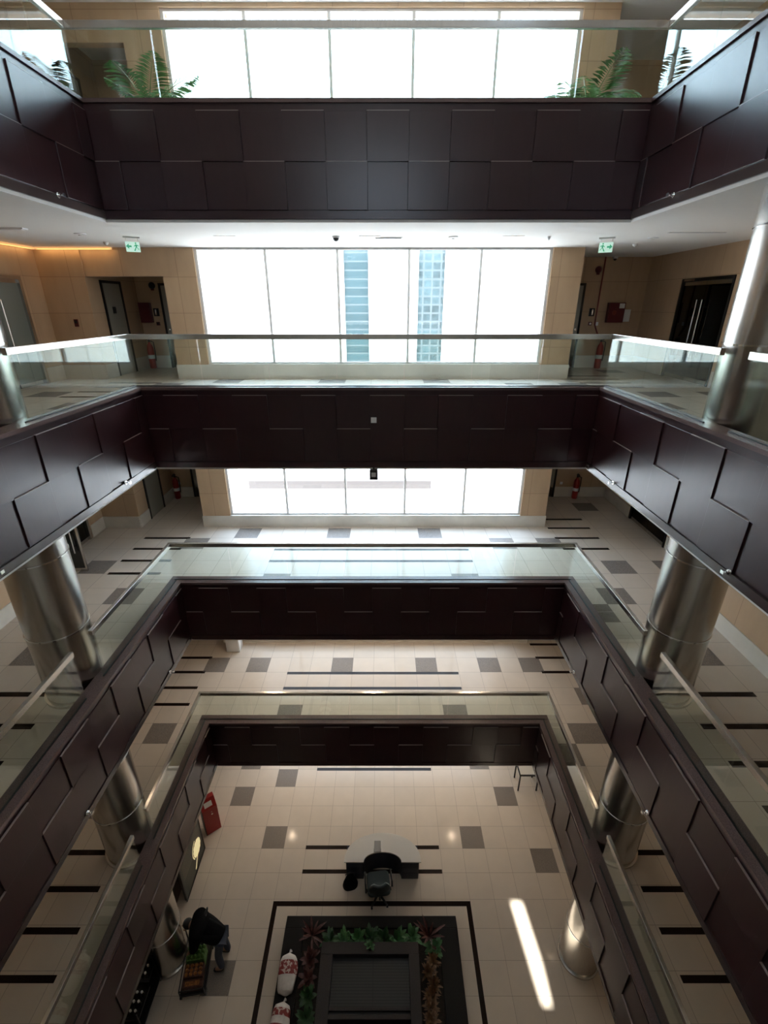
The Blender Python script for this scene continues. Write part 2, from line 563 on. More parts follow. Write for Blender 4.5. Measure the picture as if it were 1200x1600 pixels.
# left wall, with a doorway on each gallery
w = MB()
w.box(-7.7, LXF, LJ, 9.35, 0, ZT).box(-7.7, LXF, 11.1, 11.75, 0, ZT)
for lv in range(0, 5):
    w.box(-7.7, LXF, 9.35, 11.1, FL[lv] + 2.2, FL[lv + 1] if lv < 4 else ZT)
w.box(-7.7, LXN, NEAR, LJ, 0, ZT)
tag(w.build('wall_left', M['cladding']), 'beige panelled wall along the left galleries', 'wall', kind='structure')
w = MB()
w.box(RXF, 7.6, 12.4, BACK, 0, ZT).box(RXF, 7.6, RJ, 10.55, 0, ZT)
for lv in range(0, 5):
    w.box(RXF, 7.6, 10.55, 12.4, FL[lv] + 2.2, FL[lv + 1] if lv < 4 else ZT)
w.box(RXN, 7.6, NEAR, RJ, 0, ZT)
tag(w.build('wall_right', M['cladding']), 'beige panelled wall along the right galleries', 'wall', kind='structure')
w = MB().box(-8, 8, NEAR - 0.2, NEAR, 0, FL[4] + 0.8).box(-8, -1.6, NEAR - 0.2, NEAR, FL[4] + 0.8, ZT).box(1.6, 8, NEAR - 0.2, NEAR, FL[4] + 0.8, ZT).box(-1.6, 1.6, NEAR - 0.2, NEAR, FL[4] + 2.0, ZT)
tag(w.build('wall_near', M['plaster']), 'plain wall behind the near gallery', 'wall', kind='structure')
root = thing('window_6', 'added unseen two-pane window that lights the top gallery from the near side', 'window', (0, NEAR - 0.1, FL[4] + 0.8), kind='structure')  # unseen window, added to brighten the top far fascia
MB().box(-1.6, -1.54, -0.04, 0.04, 0, 1.2).box(1.54, 1.6, -0.04, 0.04, 0, 1.2).box(-0.03, 0.03, -0.04, 0.04, 0, 1.2).box(-1.54, 1.54, -0.04, 0.04, 0, 0.06).box(-1.54, 1.54, -0.04, 0.04, 1.14, 1.2).build('window_frame', M['alu'], root)
MB().box(-1.54, -0.03, -0.005, 0.005, 0.06, 1.14).box(0.03, 1.54, -0.005, 0.005, 0.06, 1.14).build('glazing', M['window_glass'], root)
tag(MB().box(-4.5, -4.42, 12.2, 14.3, 0, ZT).box(4.36, 4.44, 12.2, 14.3, 0, ZT).box(-4.5, 4.44, 12.2, 12.26, ZT - 0.6, ZT).build('wall_outside', M['facade']), 'white outer faces of the lobby wings beside the windows', 'wall', kind='structure')
# dim rooms behind the side doorways
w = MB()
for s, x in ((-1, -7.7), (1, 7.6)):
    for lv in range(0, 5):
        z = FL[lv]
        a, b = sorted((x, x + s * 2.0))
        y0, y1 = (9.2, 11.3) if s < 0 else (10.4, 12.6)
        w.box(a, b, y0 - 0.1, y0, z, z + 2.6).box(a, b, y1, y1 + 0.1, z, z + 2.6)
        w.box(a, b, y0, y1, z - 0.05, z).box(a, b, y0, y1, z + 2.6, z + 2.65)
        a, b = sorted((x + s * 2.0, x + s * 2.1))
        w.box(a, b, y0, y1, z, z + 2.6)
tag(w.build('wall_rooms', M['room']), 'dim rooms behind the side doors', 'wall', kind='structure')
# white marble skirting
for side in ('far', 'left', 'right'):
    w = MB()
    t = 0.02
    for lv in range(0, 5):
        z0, z1 = FL[lv], FL[lv] + 0.33
        if side == 'far':
            w.box(-4.74, 4.68, WIN - t, WIN, z0, z1)
            w.box(4.66, 4.68, WIN, BACK, z0, z1).box(-4.74, -4.72, WIN, BACK, z0, z1)
            w.box(-6.45, -4.72, BACK - t, BACK, z0, z1).box(4.66, RXF, BACK - t, BACK, z0, z1)
            w.box(LXF, -6.45, 11.75 - t, 11.75, z0, z1)
            w.box(-6.45, -6.43, 11.75, 12.3, z0, z1).box(-6.45, -6.43, 13.25, BACK, z0, z1)
        elif side == 'left':
            w.box(LXF, LXF + t, LJ, 9.3, z0, z1).box(LXF, LXF + t, 11.15, 11.75, z0, z1)
            w.box(LXN, LXN + t, NEAR, LJ, z0, z1).box(LXF, LXN + t, LJ, LJ + t, z0, z1)
        else:
            w.box(RXF - t, RXF, RJ, 10.5, z0, z1).box(RXF - t, RXF, 12.45, BACK, z0, z1)
            w.box(RXN - t, RXN, NEAR, RJ, z0, z1).box(RXN - t, RXF, RJ, RJ + t, z0, z1)
    tag(w.build('baseboard_' + side, M['marble']), 'white marble skirting along the %s walls' % side, 'skirting', kind='structure')

# roof over the void: upstand walls, frosted glazing in a grid and one clear slot that lets the sun through
w = MB()
zc = CEIL[4]
w.box(-8, -VX, NEAR, 12.2, zc + 0.04, 21.0).box(VX, 8, NEAR, 12.2, zc + 0.04, 21.0).box(-8, -4.5, 12.2, 14.4, zc + 0.04, 21.0).box(4.44, 8, 12.2, 14.4, zc + 0.04, 21.0)
w.box(-VX, VX, VY, 12.2, zc + 0.04, 21.0).box(-VX, VX, NEAR, VN, zc + 0.04, 21.0)
ya, yb = -0.3, 1.62                                      # the slot in the roof
w.box(3.78, VX, VN, VY, 20.9, 21.0)
w.box(3.35, 3.78, yb, VY, 20.9, 21.0)
w.prism([(3.35, ya), (3.60, ya), (3.39, yb), (3.35, yb)], 20.9, 21.0)
w.prism([(3.78, ya), (3.78, yb), (3.67, yb)][::1] if False else [(3.86, ya), (3.78, yb), (3.65, yb)], 20.9, 21.0)
rf = tag(w.build('roof', M['plaster']), 'roof upstands around the skylight', 'roof', kind='structure')
box(-VX, 3.35, VN, VY, 20.94, 20.98).build('frosted_glazing', M['frost_roof'], rf)
g = MB()
for k in range(6):
    x = -VX + 1.47 * k
    g.box(x - 0.04, x + 0.04, VN, VY, 20.80, 20.94)
for k in range(7):
    y = VN + 1.45 * k
    g.box(-VX, 3.35, y - 0.04, y + 0.04, 20.80, 20.94)
g.build('glazing_bars', M['alu'], rf)
box(3.35, 3.78, ya, yb, 20.95, 20.96).build('clear_glazing', M['window_glass'], rf)

# windows
for n, (lv, WIN) in enumerate(((4, 11.8), (3, 11.8), (2, 11.8), (1, 11.8), (0, 11.8), (4, NEAR - 0.2))):
    if n == 5:
        continue
    z0, z1 = FL[lv] + 0.33, CEIL[lv] - (0.06 if lv == 4 else 0)
    root = thing('window_%d' % (n + 1), ('added unseen five-pane window behind the near side of the top gallery' if n == 5 else 'five-pane window bay on the ground floor' if lv == 0 else 'five-pane window bay of the %s gallery' % ORD[lv]), 'window', (0, 0, 0), kind='structure')
    fr = MB()
    y0, y1 = WIN + 0.06, WIN + 0.14
    fr.box(-3.97, -3.91, y0, y1, z0, z1).box(3.91, 3.97, y0, y1, z0, z1)
    fr.box(-3.91, 3.91, y0, y1, z0, z0 + 0.05).box(-3.91, 3.91, y0, y1, z1 - 0.04, z1)
    for x in (-2.40, -0.80, 0.80, 2.40):
        fr.box(x - 0.028, x + 0.028, y0 - 0.02, y1, z0 + 0.05, z1 - 0.04)
    fr.build('window_frame', M['alu'], root)
    gl = MB()
    xs = [-3.91, -2.428, -2.372, -0.828, -0.772, 0.772, 0.828, 2.372, 2.428, 3.91]
    for a, b in zip(xs[0::2], xs[1::2]):
        gl.box(a, b, WIN + 0.095, WIN + 0.105, z0 + 0.05, z1 - 0.04)
    gl.build('glazing', M['window_glass'] if lv > 1 else M['dimmed_glass'], root)
    box(-3.97, 3.97, WIN - 0.025, WIN + 0.06, z0 - 0.02, z0 + 0.012).build('window_sill', M['marble'], root)

# ------------------------------------------------------------------ gallery fascias
def fascia(lv, side):
    z = FL[lv]
    bot, cap = z - 1.139, z + 0.325
    where = {'far': 'far side', 'left': 'left side', 'right': 'right side'}[side]
    root = thing('balcony_fascia', 'dark wood panelled fascia of the %s gallery, %s' % (ORD[lv], where), 'fascia', (0, 0, z), kind='structure')
    rows = ((z - 0.41, z + 0.185), (z - 1.02, z - 0.41))
    core, clad, cop, trim, edge = MB(), MB(), MB(), MB(), MB()
    L = lambda a: a - z                                   # local height
    # a box on this side: s0..s1 along the edge, depth d0..d1 measured from the void edge back into the slab
    def put(mb, s0, s1, d0, d1, za, zb):
        if side == 'far':
            mb.box(s0, s1, VY + d0, VY + d1, L(za), L(zb))
        elif side == 'left':
            mb.box(-VX - d1, -VX - d0, s0, s1, L(za), L(zb))
        else:
            mb.box(VX + d0, VX + d1, s0, s1, L(za), L(zb))
    if side == 'far':
        a0, a1, e0, e1 = -VX - 0.03, VX + 0.03, -VX, VX
        c0, c1 = -IX, IX
    else:
        a0, a1, e0, e1 = VN, VY + 0.03, VN, VY
        c0, c1 = VN, VY
    put(core, a0, a1, 0.03, 0.22, bot, cap - 0.05)
    put(cop, c0, c1, 0.0, 0.26, cap - 0.05, cap)
    put(trim, e0, e1, 0.004, 0.03, bot, z - 1.035)
    if side == 'far':
        start, pitch, par = -4.0 - 0.252, 0.606, 1
    elif side == 'left':
        start, pitch, par = 3.76 - 0.6225 * 7, 0.6225, 0
    else:
        start, pitch, par = 3.15 - 0.632 * 6, 0.632, 0
    n = int((e1 - start) / pitch) + 2
    for r, (za, zb) in enumerate(rows):
        for k in range(n):
            s0, s1 = start + k * pitch, start + (k + 1) * pitch
            if side == 'far':
                proud = (k % 2 == 1) if r == 0 else (k % 2 == 0)
            elif side == 'left':
                proud = (k % 2 == 0) if r == 0 else (k % 2 == 1)
            else:
                proud = (k % 2 == 1) if r == 0 else (k % 2 == 0)
            s0, s1 = max(s0, e0), min(s1, e1)
            if s1 - s0 < 0.02:
                continue
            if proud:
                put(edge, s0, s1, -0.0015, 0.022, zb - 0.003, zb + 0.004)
            put(clad, s0 + (0 if proud else 0.003), s1 - (0 if proud else 0.003), 0.0 if proud else 0.02, 0.032, za + (0 if proud else 0.003), zb - (0 if proud else 0.003))
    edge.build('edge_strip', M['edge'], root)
    core.build('backing', M['wood'], root)
    clad.build('cladding', M['wood'], root, bevel=0.003)
    cop.build('coping', M['coping'], root)
    trim.build('bottom_trim', M['wood'] if side == 'far' else M['trim'], root)
    return root

for lv in (4, 3, 2, 1):
    for side in ('far', 'left', 'right'):
        fascia(lv, side)

# ------------------------------------------------------------------ glass balustrades
GXX, GYY = 4.13, 8.53
def balustrade(lv, side):
    z = FL[lv]
    cap = 0.325
    where = {'far': 'along the far side of', 'left': 'along the left side of', 'right': 'along the right side of'}[side]
    root = thing('glass_balustrade', 'clear glass balustrade with flat steel handrail %s the %s gallery' % (where, ORD[lv]), 'balustrade', (0, 0, z))
    t = 0.006
    def seg(mb, s0, s1, h, za, zb, off=0.0):
        if side == 'far':
            mb.box(s0, s1, GYY - h + off, GYY + h + off, za, zb)
        elif side == 'left':
            mb.box(-GXX - h - off, -GXX + h - off, s0, s1, za, zb)
        else:
            mb.box(GXX - h + off, GXX + h + off, s0, s1, za, zb)
        return mb
    if side == 'far':
        xs = [-GXX + 2 * GXX * k / 7 for k in range(8)]
        spans = list(zip(xs, xs[1:]))
        runs = [(-GXX - 0.035, GXX + 0.035)]
    else:
        ys = [8.53, 7.29, 6.06, 5.70]
        ys2 = [5.24, 4.90, 3.70, 2.50, 1.30, 0.10, -0.26]
        spans = list(zip(ys[1:], ys)) + list(zip(ys2[1:], ys2))
        runs = [(5.70, 8.53 - 0.036), (-0.26, 5.24)]
    for s0, s1 in spans:
        seg(MB(), s0 + 0.006, s1 - 0.006, t, cap - 0.02, 1.11).build('glass_panel', M['glass'], root)
    ch = MB()
    for s0, s1 in runs:
        seg(MB(), s0, s1, 0.030, 1.105, 1.188).build('handrail', M['steel'], root, bevel=0.004)
        seg(ch, s0, s1, 0.011, cap, cap + 0.012)
    ch.build('base_channel', M['black'], root)
    return root

for lv in (4, 3, 2, 1):
    for side in ('far', 'left', 'right'):
        balustrade(lv, side)

# ------------------------------------------------------------------ steel columns
for s, nm in ((-1, 'left'), (1, 'right')):
    root = thing('steel_column', 'round brushed steel column rising through the %s galleries' % nm, 'column', (s * 4.66, 5.8, 0), kind='structure')
    for lv in range(0, 5):
        z0, z1 = FL[lv], CEIL[lv]
        mb = MB().cyl((0, 0, 0), 0.415, z0, z1, 64)
        mb.build('shaft', M['steel'], root, smooth=True)
        for h in (1.22, 2.42):
            MB().lathe([(0.414, z0 + h - 0.012), (0.424, z0 + h - 0.010), (0.424, z0 + h + 0.010), (0.414, z0 + h + 0.012)], n=64).build('joint_ring', M['chrome'], root, smooth=True)
        MB().lathe([(0.414, z0), (0.45, z0), (0.45, z0 + 0.05), (0.414, z0 + 0.055)], n=64).build('base_ring', M['steel'], root, smooth=True)

# ------------------------------------------------------------------ doors
dn = [0]
def door_root(label):
    dn[0] += 1
    return thing('door_%d' % dn[0], label, 'door', (0, 0, 0), kind='structure')

for lv in (4, 3, 2):
    z = FL[lv]
    # right: a pair of tinted glass leaves with long bar handles
    r_ = door_root('pair of dark tinted glass doors with steel bar handles, right wall of the %s gallery' % ORD[lv])
    fr = MB()
    x0, x1 = RXF - 0.02, RXF + 0.10
    fr.box(x0, x1, 10.55, 10.61, z, z + 2.2).box(x0, x1, 12.34, 12.40, z, z + 2.2).box(x0, x1, 10.61, 12.34, z + 2.13, z + 2.2)
    fr.build('door_frame', M['dark_metal'], r_)
    for a, b, hy in ((10.61, 11.47, 11.38), (11.48, 12.34, 11.57)):
        lf = MB()
        lf.box(RXF + 0.02, RXF + 0.032, a, b, z + 0.1, z + 2.05)
        leaf = lf.build('door_leaf', M['dark_glass'], r_)
        sh = MB().box(RXF + 0.012, RXF + 0.04, a, b, z + 0.005, z + 0.1).box(RXF + 0.012, RXF + 0.04, a, b, z + 2.05, z + 2.13)
        sh.build('rail', M['steel'], leaf)
        h = MB().tube([(RXF - 0.06, hy, z + 0.55), (RXF - 0.06, hy, z + 1.75)], 0.016, 10)
        for hz in (0.7, 1.6):
            h.tube([(RXF - 0.06, hy, z + hz), (RXF + 0.02, hy, z + hz)], 0.01, 8)
        h.build('handle', M['chrome'], leaf, smooth=True)
    box(x0 - 0.004, x0 + 0.03, 11.9, 12.3, z + 2.145, z + 2.185).build('door_closer', M['chrome'], r_)

def frosted_leaf(root, z, loc, rz, mat, handle=True):
    """A leaf 0.84 wide hinged at its local origin, running along local x."""
    e = bpy.data.objects.new('door_leaf', None)
    lf = box(0, 0.84, -0.006, 0.006, 0.09, 2.06).build('door_leaf', mat, root)
    lf.location = loc
    lf.rotation_euler = (0, 0, rz)
    bpy.data.objects.remove(e)
    MB().box(0, 0.84, -0.02, 0.02, 0.005, 0.09).box(0, 0.84, -0.02, 0.02, 2.06, 2.13).box(0.80, 0.84, -0.018, 0.018, 0.09, 2.06).build('rail', M['steel'], lf)
    h = MB()
    for sgn in (-1, 1):
        h.tube([(0.70, sgn * 0.07, 0.5), (0.70, sgn * 0.07, 1.75)], 0.016, 10)
        for hz in (0.65, 1.6):
            h.tube([(0.70, 0, hz), (0.70, sgn * 0.07, hz)], 0.01, 8)
    h.build('handle', M['chrome'], lf, smooth=True)
    return lf

for lv in (3, 2):
    z = FL[lv]
    opened = lv == 2
    r_ = door_root('frosted grey glass double door with bar handles, left wall of the second gallery' if not opened else 'glass double door with one leaf standing open, left wall of the third gallery')
    fr = MB()
    x0, x1 = LXF - 0.10, LXF + 0.02
    fr.box(x0, x1, 9.35, 9.41, z, z + 2.2).box(x0, x1, 11.02, 11.10, z, z + 2.2).box(x0, x1, 9.41, 11.02, z + 2.13, z + 2.2)
    fr.build('door_frame', M['steel'], r_)
    if opened:
        frosted_leaf(r_, z, (LXF + 0.03, 9.38, z), 0.06, M['dark_glass'])
        frosted_leaf(r_, z, (LXF - 0.04, 11.02, z), -PI / 2, M['dark_glass'])
    else:
        frosted_leaf(r_, z, (LXF - 0.04, 9.41, z), PI / 2, M['frosted'])
        frosted_leaf(r_, z, (LXF - 0.04, 11.02, z), -PI / 2, M['frosted'])

for lv in (4, 3, 2):
    z = FL[lv]
    # left lobby: side door and back door; right lobby: back door
    r_ = door_root('pale grey door in the side of the left lobby, %s gallery' % ORD[lv])
    x = -6.45
    MB().box(x, x + 0.03, 12.30, 12.36, z, z + 2.18).box(x, x + 0.03, 13.16, 13.24, z, z + 2.18).box(x, x + 0.03, 12.36, 13.16, z + 2.12, z + 2.18).build('door_frame', M['dark_metal'], r_)
    lf = box(x, x + 0.02, 12.36, 13.16, z + 0.01, z + 2.12).build('door_leaf', M['door_grey'], r_)
    box(x + 0.02, x + 0.026, 12.62, 12.76, z + 1.45, z + 1.60).build('door_plate', M['black'], lf)
    r_ = door_root('pale grey door at the back of the left lobby, %s gallery' % ORD[lv])
    y = BACK
    MB().box(-5.83, -5.77, y - 0.03, y, z, z + 2.18).box(-5.77, -4.90, y - 0.03, y, z + 2.12, z + 2.18).box(-4.96, -4.90, y - 0.03, y, z, z + 2.12).build('door_frame', M['dark_metal'], r_)
    lf = box(-5.77, -4.96, y - 0.02, y, z + 0.01, z + 2.12).build('door_leaf', M['door_grey'], r_)
    MB().lathe([(0.03, 0), (0.03, 0.05), (0.012, 0.06)], (-5.70, y - 0.02, z + 1.02), 'Y', 12).build('handle', M['chrome'], lf, smooth=True)
    r_ = door_root('pale grey door at the back of the right lobby, %s gallery' % ORD[lv])
    MB().box(4.78, 4.84, y - 0.03, y, z, z + 2.18).box(5.60, 5.66, y - 0.03, y, z, z + 2.18).box(4.84, 5.60, y - 0.03, y, z + 2.12, z + 2.18).build('door_frame', M['dark_metal'], r_)
    lf = box(4.84, 5.60, y - 0.02, y, z + 0.01, z + 2.12).build('door_leaf', M['door_grey'], r_)
    MB().lathe([(0.03, 0), (0.03, 0.05), (0.012, 0.06)], (5.53, y - 0.02, z + 1.02), 'Y', 12).build('handle', M['chrome'], lf, smooth=True)

# ------------------------------------------------------------------ world outside the windows
tag(box(-80, 80, 14.6, 120, -0.5, -0.25).build('ground', M['ground']), 'pale paved ground outside', 'ground', kind='structure')
b = thing('office_building', 'white building outside with two tall cyan glass strips', 'building', (0, 30, -0.25))
MB().box(-12.5, -2.05, 0, 14, 0, 18.2).box(-0.65, 2.2, 0, 14, 0, 18.2).box(3.7, 11.0, 0, 14, 0, 18.2).box(-2.05, -0.65, 0, 0.35, 0, 9.0).box(2.2, 3.7, 0, 0.35, 0, 9.0).box(-2.05, -0.65, 0.35, 14, 0, 18.2).box(2.2, 3.7, 0.35, 14, 0, 18.2).build('wall', M['facade'], b)
box(-2.05, -0.65, 0.15, 0.35, 9.0, 18.2).build('glass_strip', M['facade_glass'], b)
box(2.2, 3.7, 0.15, 0.35, 9.0, 18.2).build('glass_strip', M['facade_screen'], b)
for z in (15.9, 13.15, 11.0):
    g = MB()
    for k in range(6):
        g.box(-4.75, -4.25, -0.03, 0.0, z - 0.45 + k * 0.17, z - 0.36 + k * 0.17)
    g.build('vent_grille', M['alu'], b)
tag(MB().box(-7.9, 3.0, 27.0, 27.4, -0.25, 3.3).box(-8.0, 3.1, 26.95, 27.45, 3.3, 3.82, m=1).build('garden_wall', [M['facade'], M['pinkish']]), 'low outdoor wall with a pinkish coping', 'wall')
b = thing('far_building', 'tall white building outside on the right with a stepped roofline', 'building', (0, 34, -0.25))
MB().box(15, 40, 0, 12, 0, 27).box(12, 15, 1, 12, 0, 22).build('wall', M['facade'], b)
box(16, 39, -0.05, 0.0, 5, 6.5).build('window_strip', M['facade_glass'], b)
b = thing('far_building', 'tall white building outside on the left with a stepped roofline', 'building', (0, 34, -0.25))
MB().box(-40, -19, 0, 12, 0, 25).box(-19, -15, 1, 12, 0, 20).build('wall', M['facade'], b)
box(-39, -20, -0.05, 0.0, 5, 6.5).build('window_strip', M['facade_glass'], b)

# ------------------------------------------------------------------ ceiling fittings
def downlight(x, y, lv, label, group, lit=True, power=LAMP_W):
    z = CEIL[lv]
    root = thing('ceiling_light', label, 'light', (x, y, z), group=group)
    MB().box(-0.20, 0.20, -0.07, 0.07, -0.008, 0.0).build('frame', M['white'], root)
    for k in (-0.125, 0.0, 0.125):
        MB().cyl((k, 0, 0), 0.045, -0.014, -0.006, 14).build('lamp', M['lamp'] if lit and lv < 2 else M['lamp_dim'], root)
    if lit:
        l = add_light('ceiling_light_glow', 'SPOT', (0, 0, -0.05), (0, 0, 0), power * 4.0, (1.0, 0.76, 0.53), spot_size=math.radians(150), spot_blend=0.8, shadow_soft_size=0.08)
        l.parent = root
    return root

for x, n in ((-2.68, 'left'), (-0.02, 'middle'), (2.61, 'right')):
    downlight(x, 9.98, 3, 'triple spot recessed in the white ceiling above the second gallery window, %s one of three' % n, 'ceiling spots over the second gallery', power=LAMP_W * 0.5)
for x, n in ((-2.82, 'left'), (-0.06, 'middle'), (2.66, 'right')):
    downlight(x, 10.1, 1, 'triple spot recessed over the lowest gallery, %s one of three' % n, 'ceiling spots over the lowest gallery', power=LAMP_W * 2.2)
for x, n in ((-2.85, 'left'), (2.5, 'right')):
    downlight(x, 10.15, 0, 'triple spot recessed over the ground floor, %s of the desk' % n, 'ceiling spots over the ground floor', power=LAMP_W * 2.6)
for s, n in ((-1, 'left'), (1, 'right')):
    for lv in (0, 1, 2):
        nm = 'ground floor' if lv == 0 else ORD[lv] + ' gallery'
        downlight(s * 4.85, 6.95, lv, 'recessed spot beside the %s steel column over the %s' % (n, nm), 'side spots', power=LAMP_W * 0.12)
        downlight(s * 5.3, 3.2, lv, 'recessed spot along the %s side of the %s' % (n, nm), 'side spots', power=LAMP_W * 0.12)

# warm cove lamp along the left wall of the second gallery
cv = thing('cove_light', 'warm cove light washing the top of the left wall of the second gallery', 'light', (LXF + 0.05, 9.9, CEIL[3] - 0.03))
box(-0.03, 0.03, -1.8, 1.8, -0.02, 0.02).build('lamp_strip', M['lamp_warm'], cv)
l = add_light('cove_glow', 'AREA', (0.05, 0, -0.03), (0, math.radians(50), 0), 2.0, (1.0, 0.6, 0.25), shape='RECTANGLE', size=0.05, size_y=3.4)
l.parent = cv
cv = thing('cove_light', 'warm cove light over the wall beside the left lobby of the second gallery', 'light', (-6.6, 11.70, CEIL[3] - 0.03))
box(-0.75, 0.9, -0.03, 0.03, -0.02, 0.02).build('lamp_strip', M['lamp_warm'], cv)
l = add_light('cove_glow', 'AREA', (0.1, -0.05, -0.03), (math.radians(50), 0, 0), 1.2, (1.0, 0.6, 0.25), shape='RECTANGLE', size=1.6, size_y=0.05)
l.parent = cv

def detector(x, y, label, r=0.06, h=0.05, mat='white'):
    root = thing('smoke_detector', label, 'detector', (x, y, CEIL[3]))
    MB().lathe([(r, 0), (r, -h * 0.5), (r * 0.6, -h)], n=20).build('housing', M[mat], root, smooth=True)
    MB().cyl((0, 0, 0), r * 0.3, -h - 0.012, -h, 12).build('sensor', M['alu'], root)
d_ = thing('dome_camera', 'small dark dome camera on the white ceiling left of the middle spot', 'camera', (-0.65, 10.0, CEIL[3]))
MB().lathe([(0.07, 0), (0.07, -0.03)], n=20).build('base', M['white'], d_)
MB().ball((0, 0, -0.035), 0.055, 0.055, 0.05).build('dome', M['black'], d_, smooth=True)
d_ = thing('air_grille', 'dark rectangular air grille in the ceiling above the window', 'vent', (0.32, 10.17, CEIL[3]))
box(-0.26, 0.26, -0.06, 0.06, -0.012, 0.0).build('frame', M['alu'], d_)
g = MB()
for k in range(5):
    g.box(-0.24, 0.24, -0.05 + k * 0.021, -0.04 + k * 0.021, -0.02, -0.012)
g.build('slats', M['dark_metal'], d_)
detector(1.52, 10.05, 'round white smoke detector right of the middle ceiling spot', 0.09, 0.03)
detector(3.28, 10.0, 'tiny sprinkler-like detector near the right window pier', 0.03, 0.05)
detector(-5.35, 10.85, 'small grey detector left of the left exit sign', 0.05, 0.05, 'alu')
detector(-5.16, 9.65, 'flat white detector in the ceiling toward the left wall', 0.1, 0.02)
detector(5.44, 11.17, 'small grey detector right of the right exit sign', 0.05, 0.05, 'alu')
detector(5.3, 10.2, 'flat white detector in the ceiling toward the right wall', 0.1, 0.02)
d_ = thing('wall_camera', 'small dark camera under the ceiling of the right lobby', 'camera', (6.28, BACK - 0.1, CEIL[3]))
box(-0.05, 0.05, -0.05, 0.05, -0.05, 0).build('base', M['white'], d_)
MB().ball((0, 0, -0.06), 0.04, 0.04, 0.035).build('dome', M['black'], d_, smooth=True)
d_ = thing('slot_light', 'long slim recessed slot light in the ceiling near the right column', 'light', (5.7, 9.5, CEIL[3]))
box(-0.5, 0.5, -0.03, 0.03, -0.006, 0.0).build('frame', M['white'], d_)
box(-0.48, 0.48, -0.02, 0.02, -0.009, -0.006).build('diffuser', M['white'], d_)
d_ = thing('slot_light', 'white ceiling fitting close to the left frame edge of the second gallery', 'light', (-5.9, 9.0, CEIL[3]))
box(-0.22, 0.22, -0.07, 0.07, -0.02, 0.0).build('frame', M['white'], d_)
box(-0.18, 0.18, -0.045, 0.045, -0.026, -0.02).build('diffuser', M['white'], d_)

def exit_sign(x, y, flip, label):
    root = thing('exit_sign', label, 'sign', (x, y, CEIL[3]), rz=0.5 * flip)
    MB().box(-0.14, 0.14, -0.03, 0.03, -0.025, 0).build('ceiling_plate', M['alu'], root)
    MB().tube([(-0.1, 0, -0.02), (-0.1, 0, -0.07)], 0.005, 6).tube([(0.1, 0, -0.02), (0.1, 0, -0.07)], 0.005, 6).build('hanger', M['alu'], root)
    pl = box(-0.12, 0.12, -0.008, 0.008, -0.25, -0.085).build('panel', M['exit'], root)
    p = MB()
    y_ = -0.0085
    f = flip
    def q(pts):
        pts = [(f * a, y_, b) for a, b in pts]
        p.poly(pts)
    q([(-0.115, -0.16), (-0.065, -0.115), (-0.065, -0.145), (-0.02, -0.145), (-0.02, -0.175), (-0.065, -0.175), (-0.065, -0.205)])     # arrow
    n = [(0.055 + 0.014 * math.cos(t * PI / 5), -0.105 + 0.014 * math.sin(t * PI / 5)) for t in range(10)]
    q(n)                                                                                                                           # head
    q([(0.045, -0.122), (0.075, -0.13), (0.07, -0.175), (0.045, -0.175)])
    q([(0.045, -0.172), (0.06, -0.172), (0.03, -0.235), (0.01, -0.228)])
    q([(0.058, -0.172), (0.07, -0.172), (0.1, -0.205), (0.095, -0.218)])
    q([(0.045, -0.128), (0.05, -0.142), (0.022, -0.165), (0.016, -0.155)])
    q([(0.07, -0.13), (0.07, -0.145), (0.1, -0.155), (0.1, -0.142)])
    p.build('running_figure', M['exit_white'], pl)
exit_sign(-4.45, 10.05, 1, 'green running figure exit sign hung from the ceiling before the left lobby')
exit_sign(4.42, 10.15, -1, 'green running figure exit sign hung from the ceiling before the right lobby')

# sidewall sprinklers near the foot of the side fascias
for lv, nm in ((4, 'top'), (3, 'second'), (2, 'third')):
    for s, side in ((-1, 'left'), (1, 'right')):
        for y, far in ((7.28, 'near the far corner'), (4.45, 'by the steel column')):
            root = thing('sprinkler', 'small chrome sprinkler low on the %s fascia of the %s gallery, %s' % (side, nm, far), 'sprinkler', (s * 4.0, y, FL[lv] - 1.03), rz=(0 if s < 0 else PI), group='sprinklers on the side fascias')
            MB().lathe([(0.035, 0), (0.03, 0.012), (0.012, 0.014), (0.012, 0.04)], axis='X', n=16).build('escutcheon', M['chrome'], root, smooth=True)
            MB().tube([(0.035, -0.016, 0), (0.06, -0.018, 0), (0.075, 0, 0)], 0.004, 6).tube([(0.035, 0.016, 0), (0.06, 0.018, 0), (0.075, 0, 0)], 0.004, 6).box(0.074, 0.078, -0.025, 0.025, -0.02, 0.02).build('deflector', M['chrome'], root, smooth=True)

# fittings on the second gallery's far fascia
p_ = thing('reflector_plate', 'small white square plate on the dark far fascia of the second gallery', 'reflector', (0.054, VY, 11.696))
box(-0.055, 0.055, -0.022, 0.0, -0.055, 0.055).build('backing', M['black'], p_, bevel=0.004)
box(-0.05, 0.05, -0.03, -0.022, -0.05, 0.05).build('face', M['white'], p_, bevel=0.004)
p_ = thing('beam_detector', 'black box detector hanging on a rod below the far fascia of the second gallery', 'detector', (0.045, 8.36, 10.801))
MB().cyl((0, 0.05, 0), 0.014, -0.05, 0.0, 10).build('rod', M['dark_metal'], p_)
box(-0.075, 0.075, -0.02, 0.10, -0.225, -0.045).build('housing', M['black'], p_, bevel=0.012)
box(-0.042, 0.042, -0.027, -0.02, -0.165, -0.08).build('lens', M['detector_face'], p_, bevel=0.003)

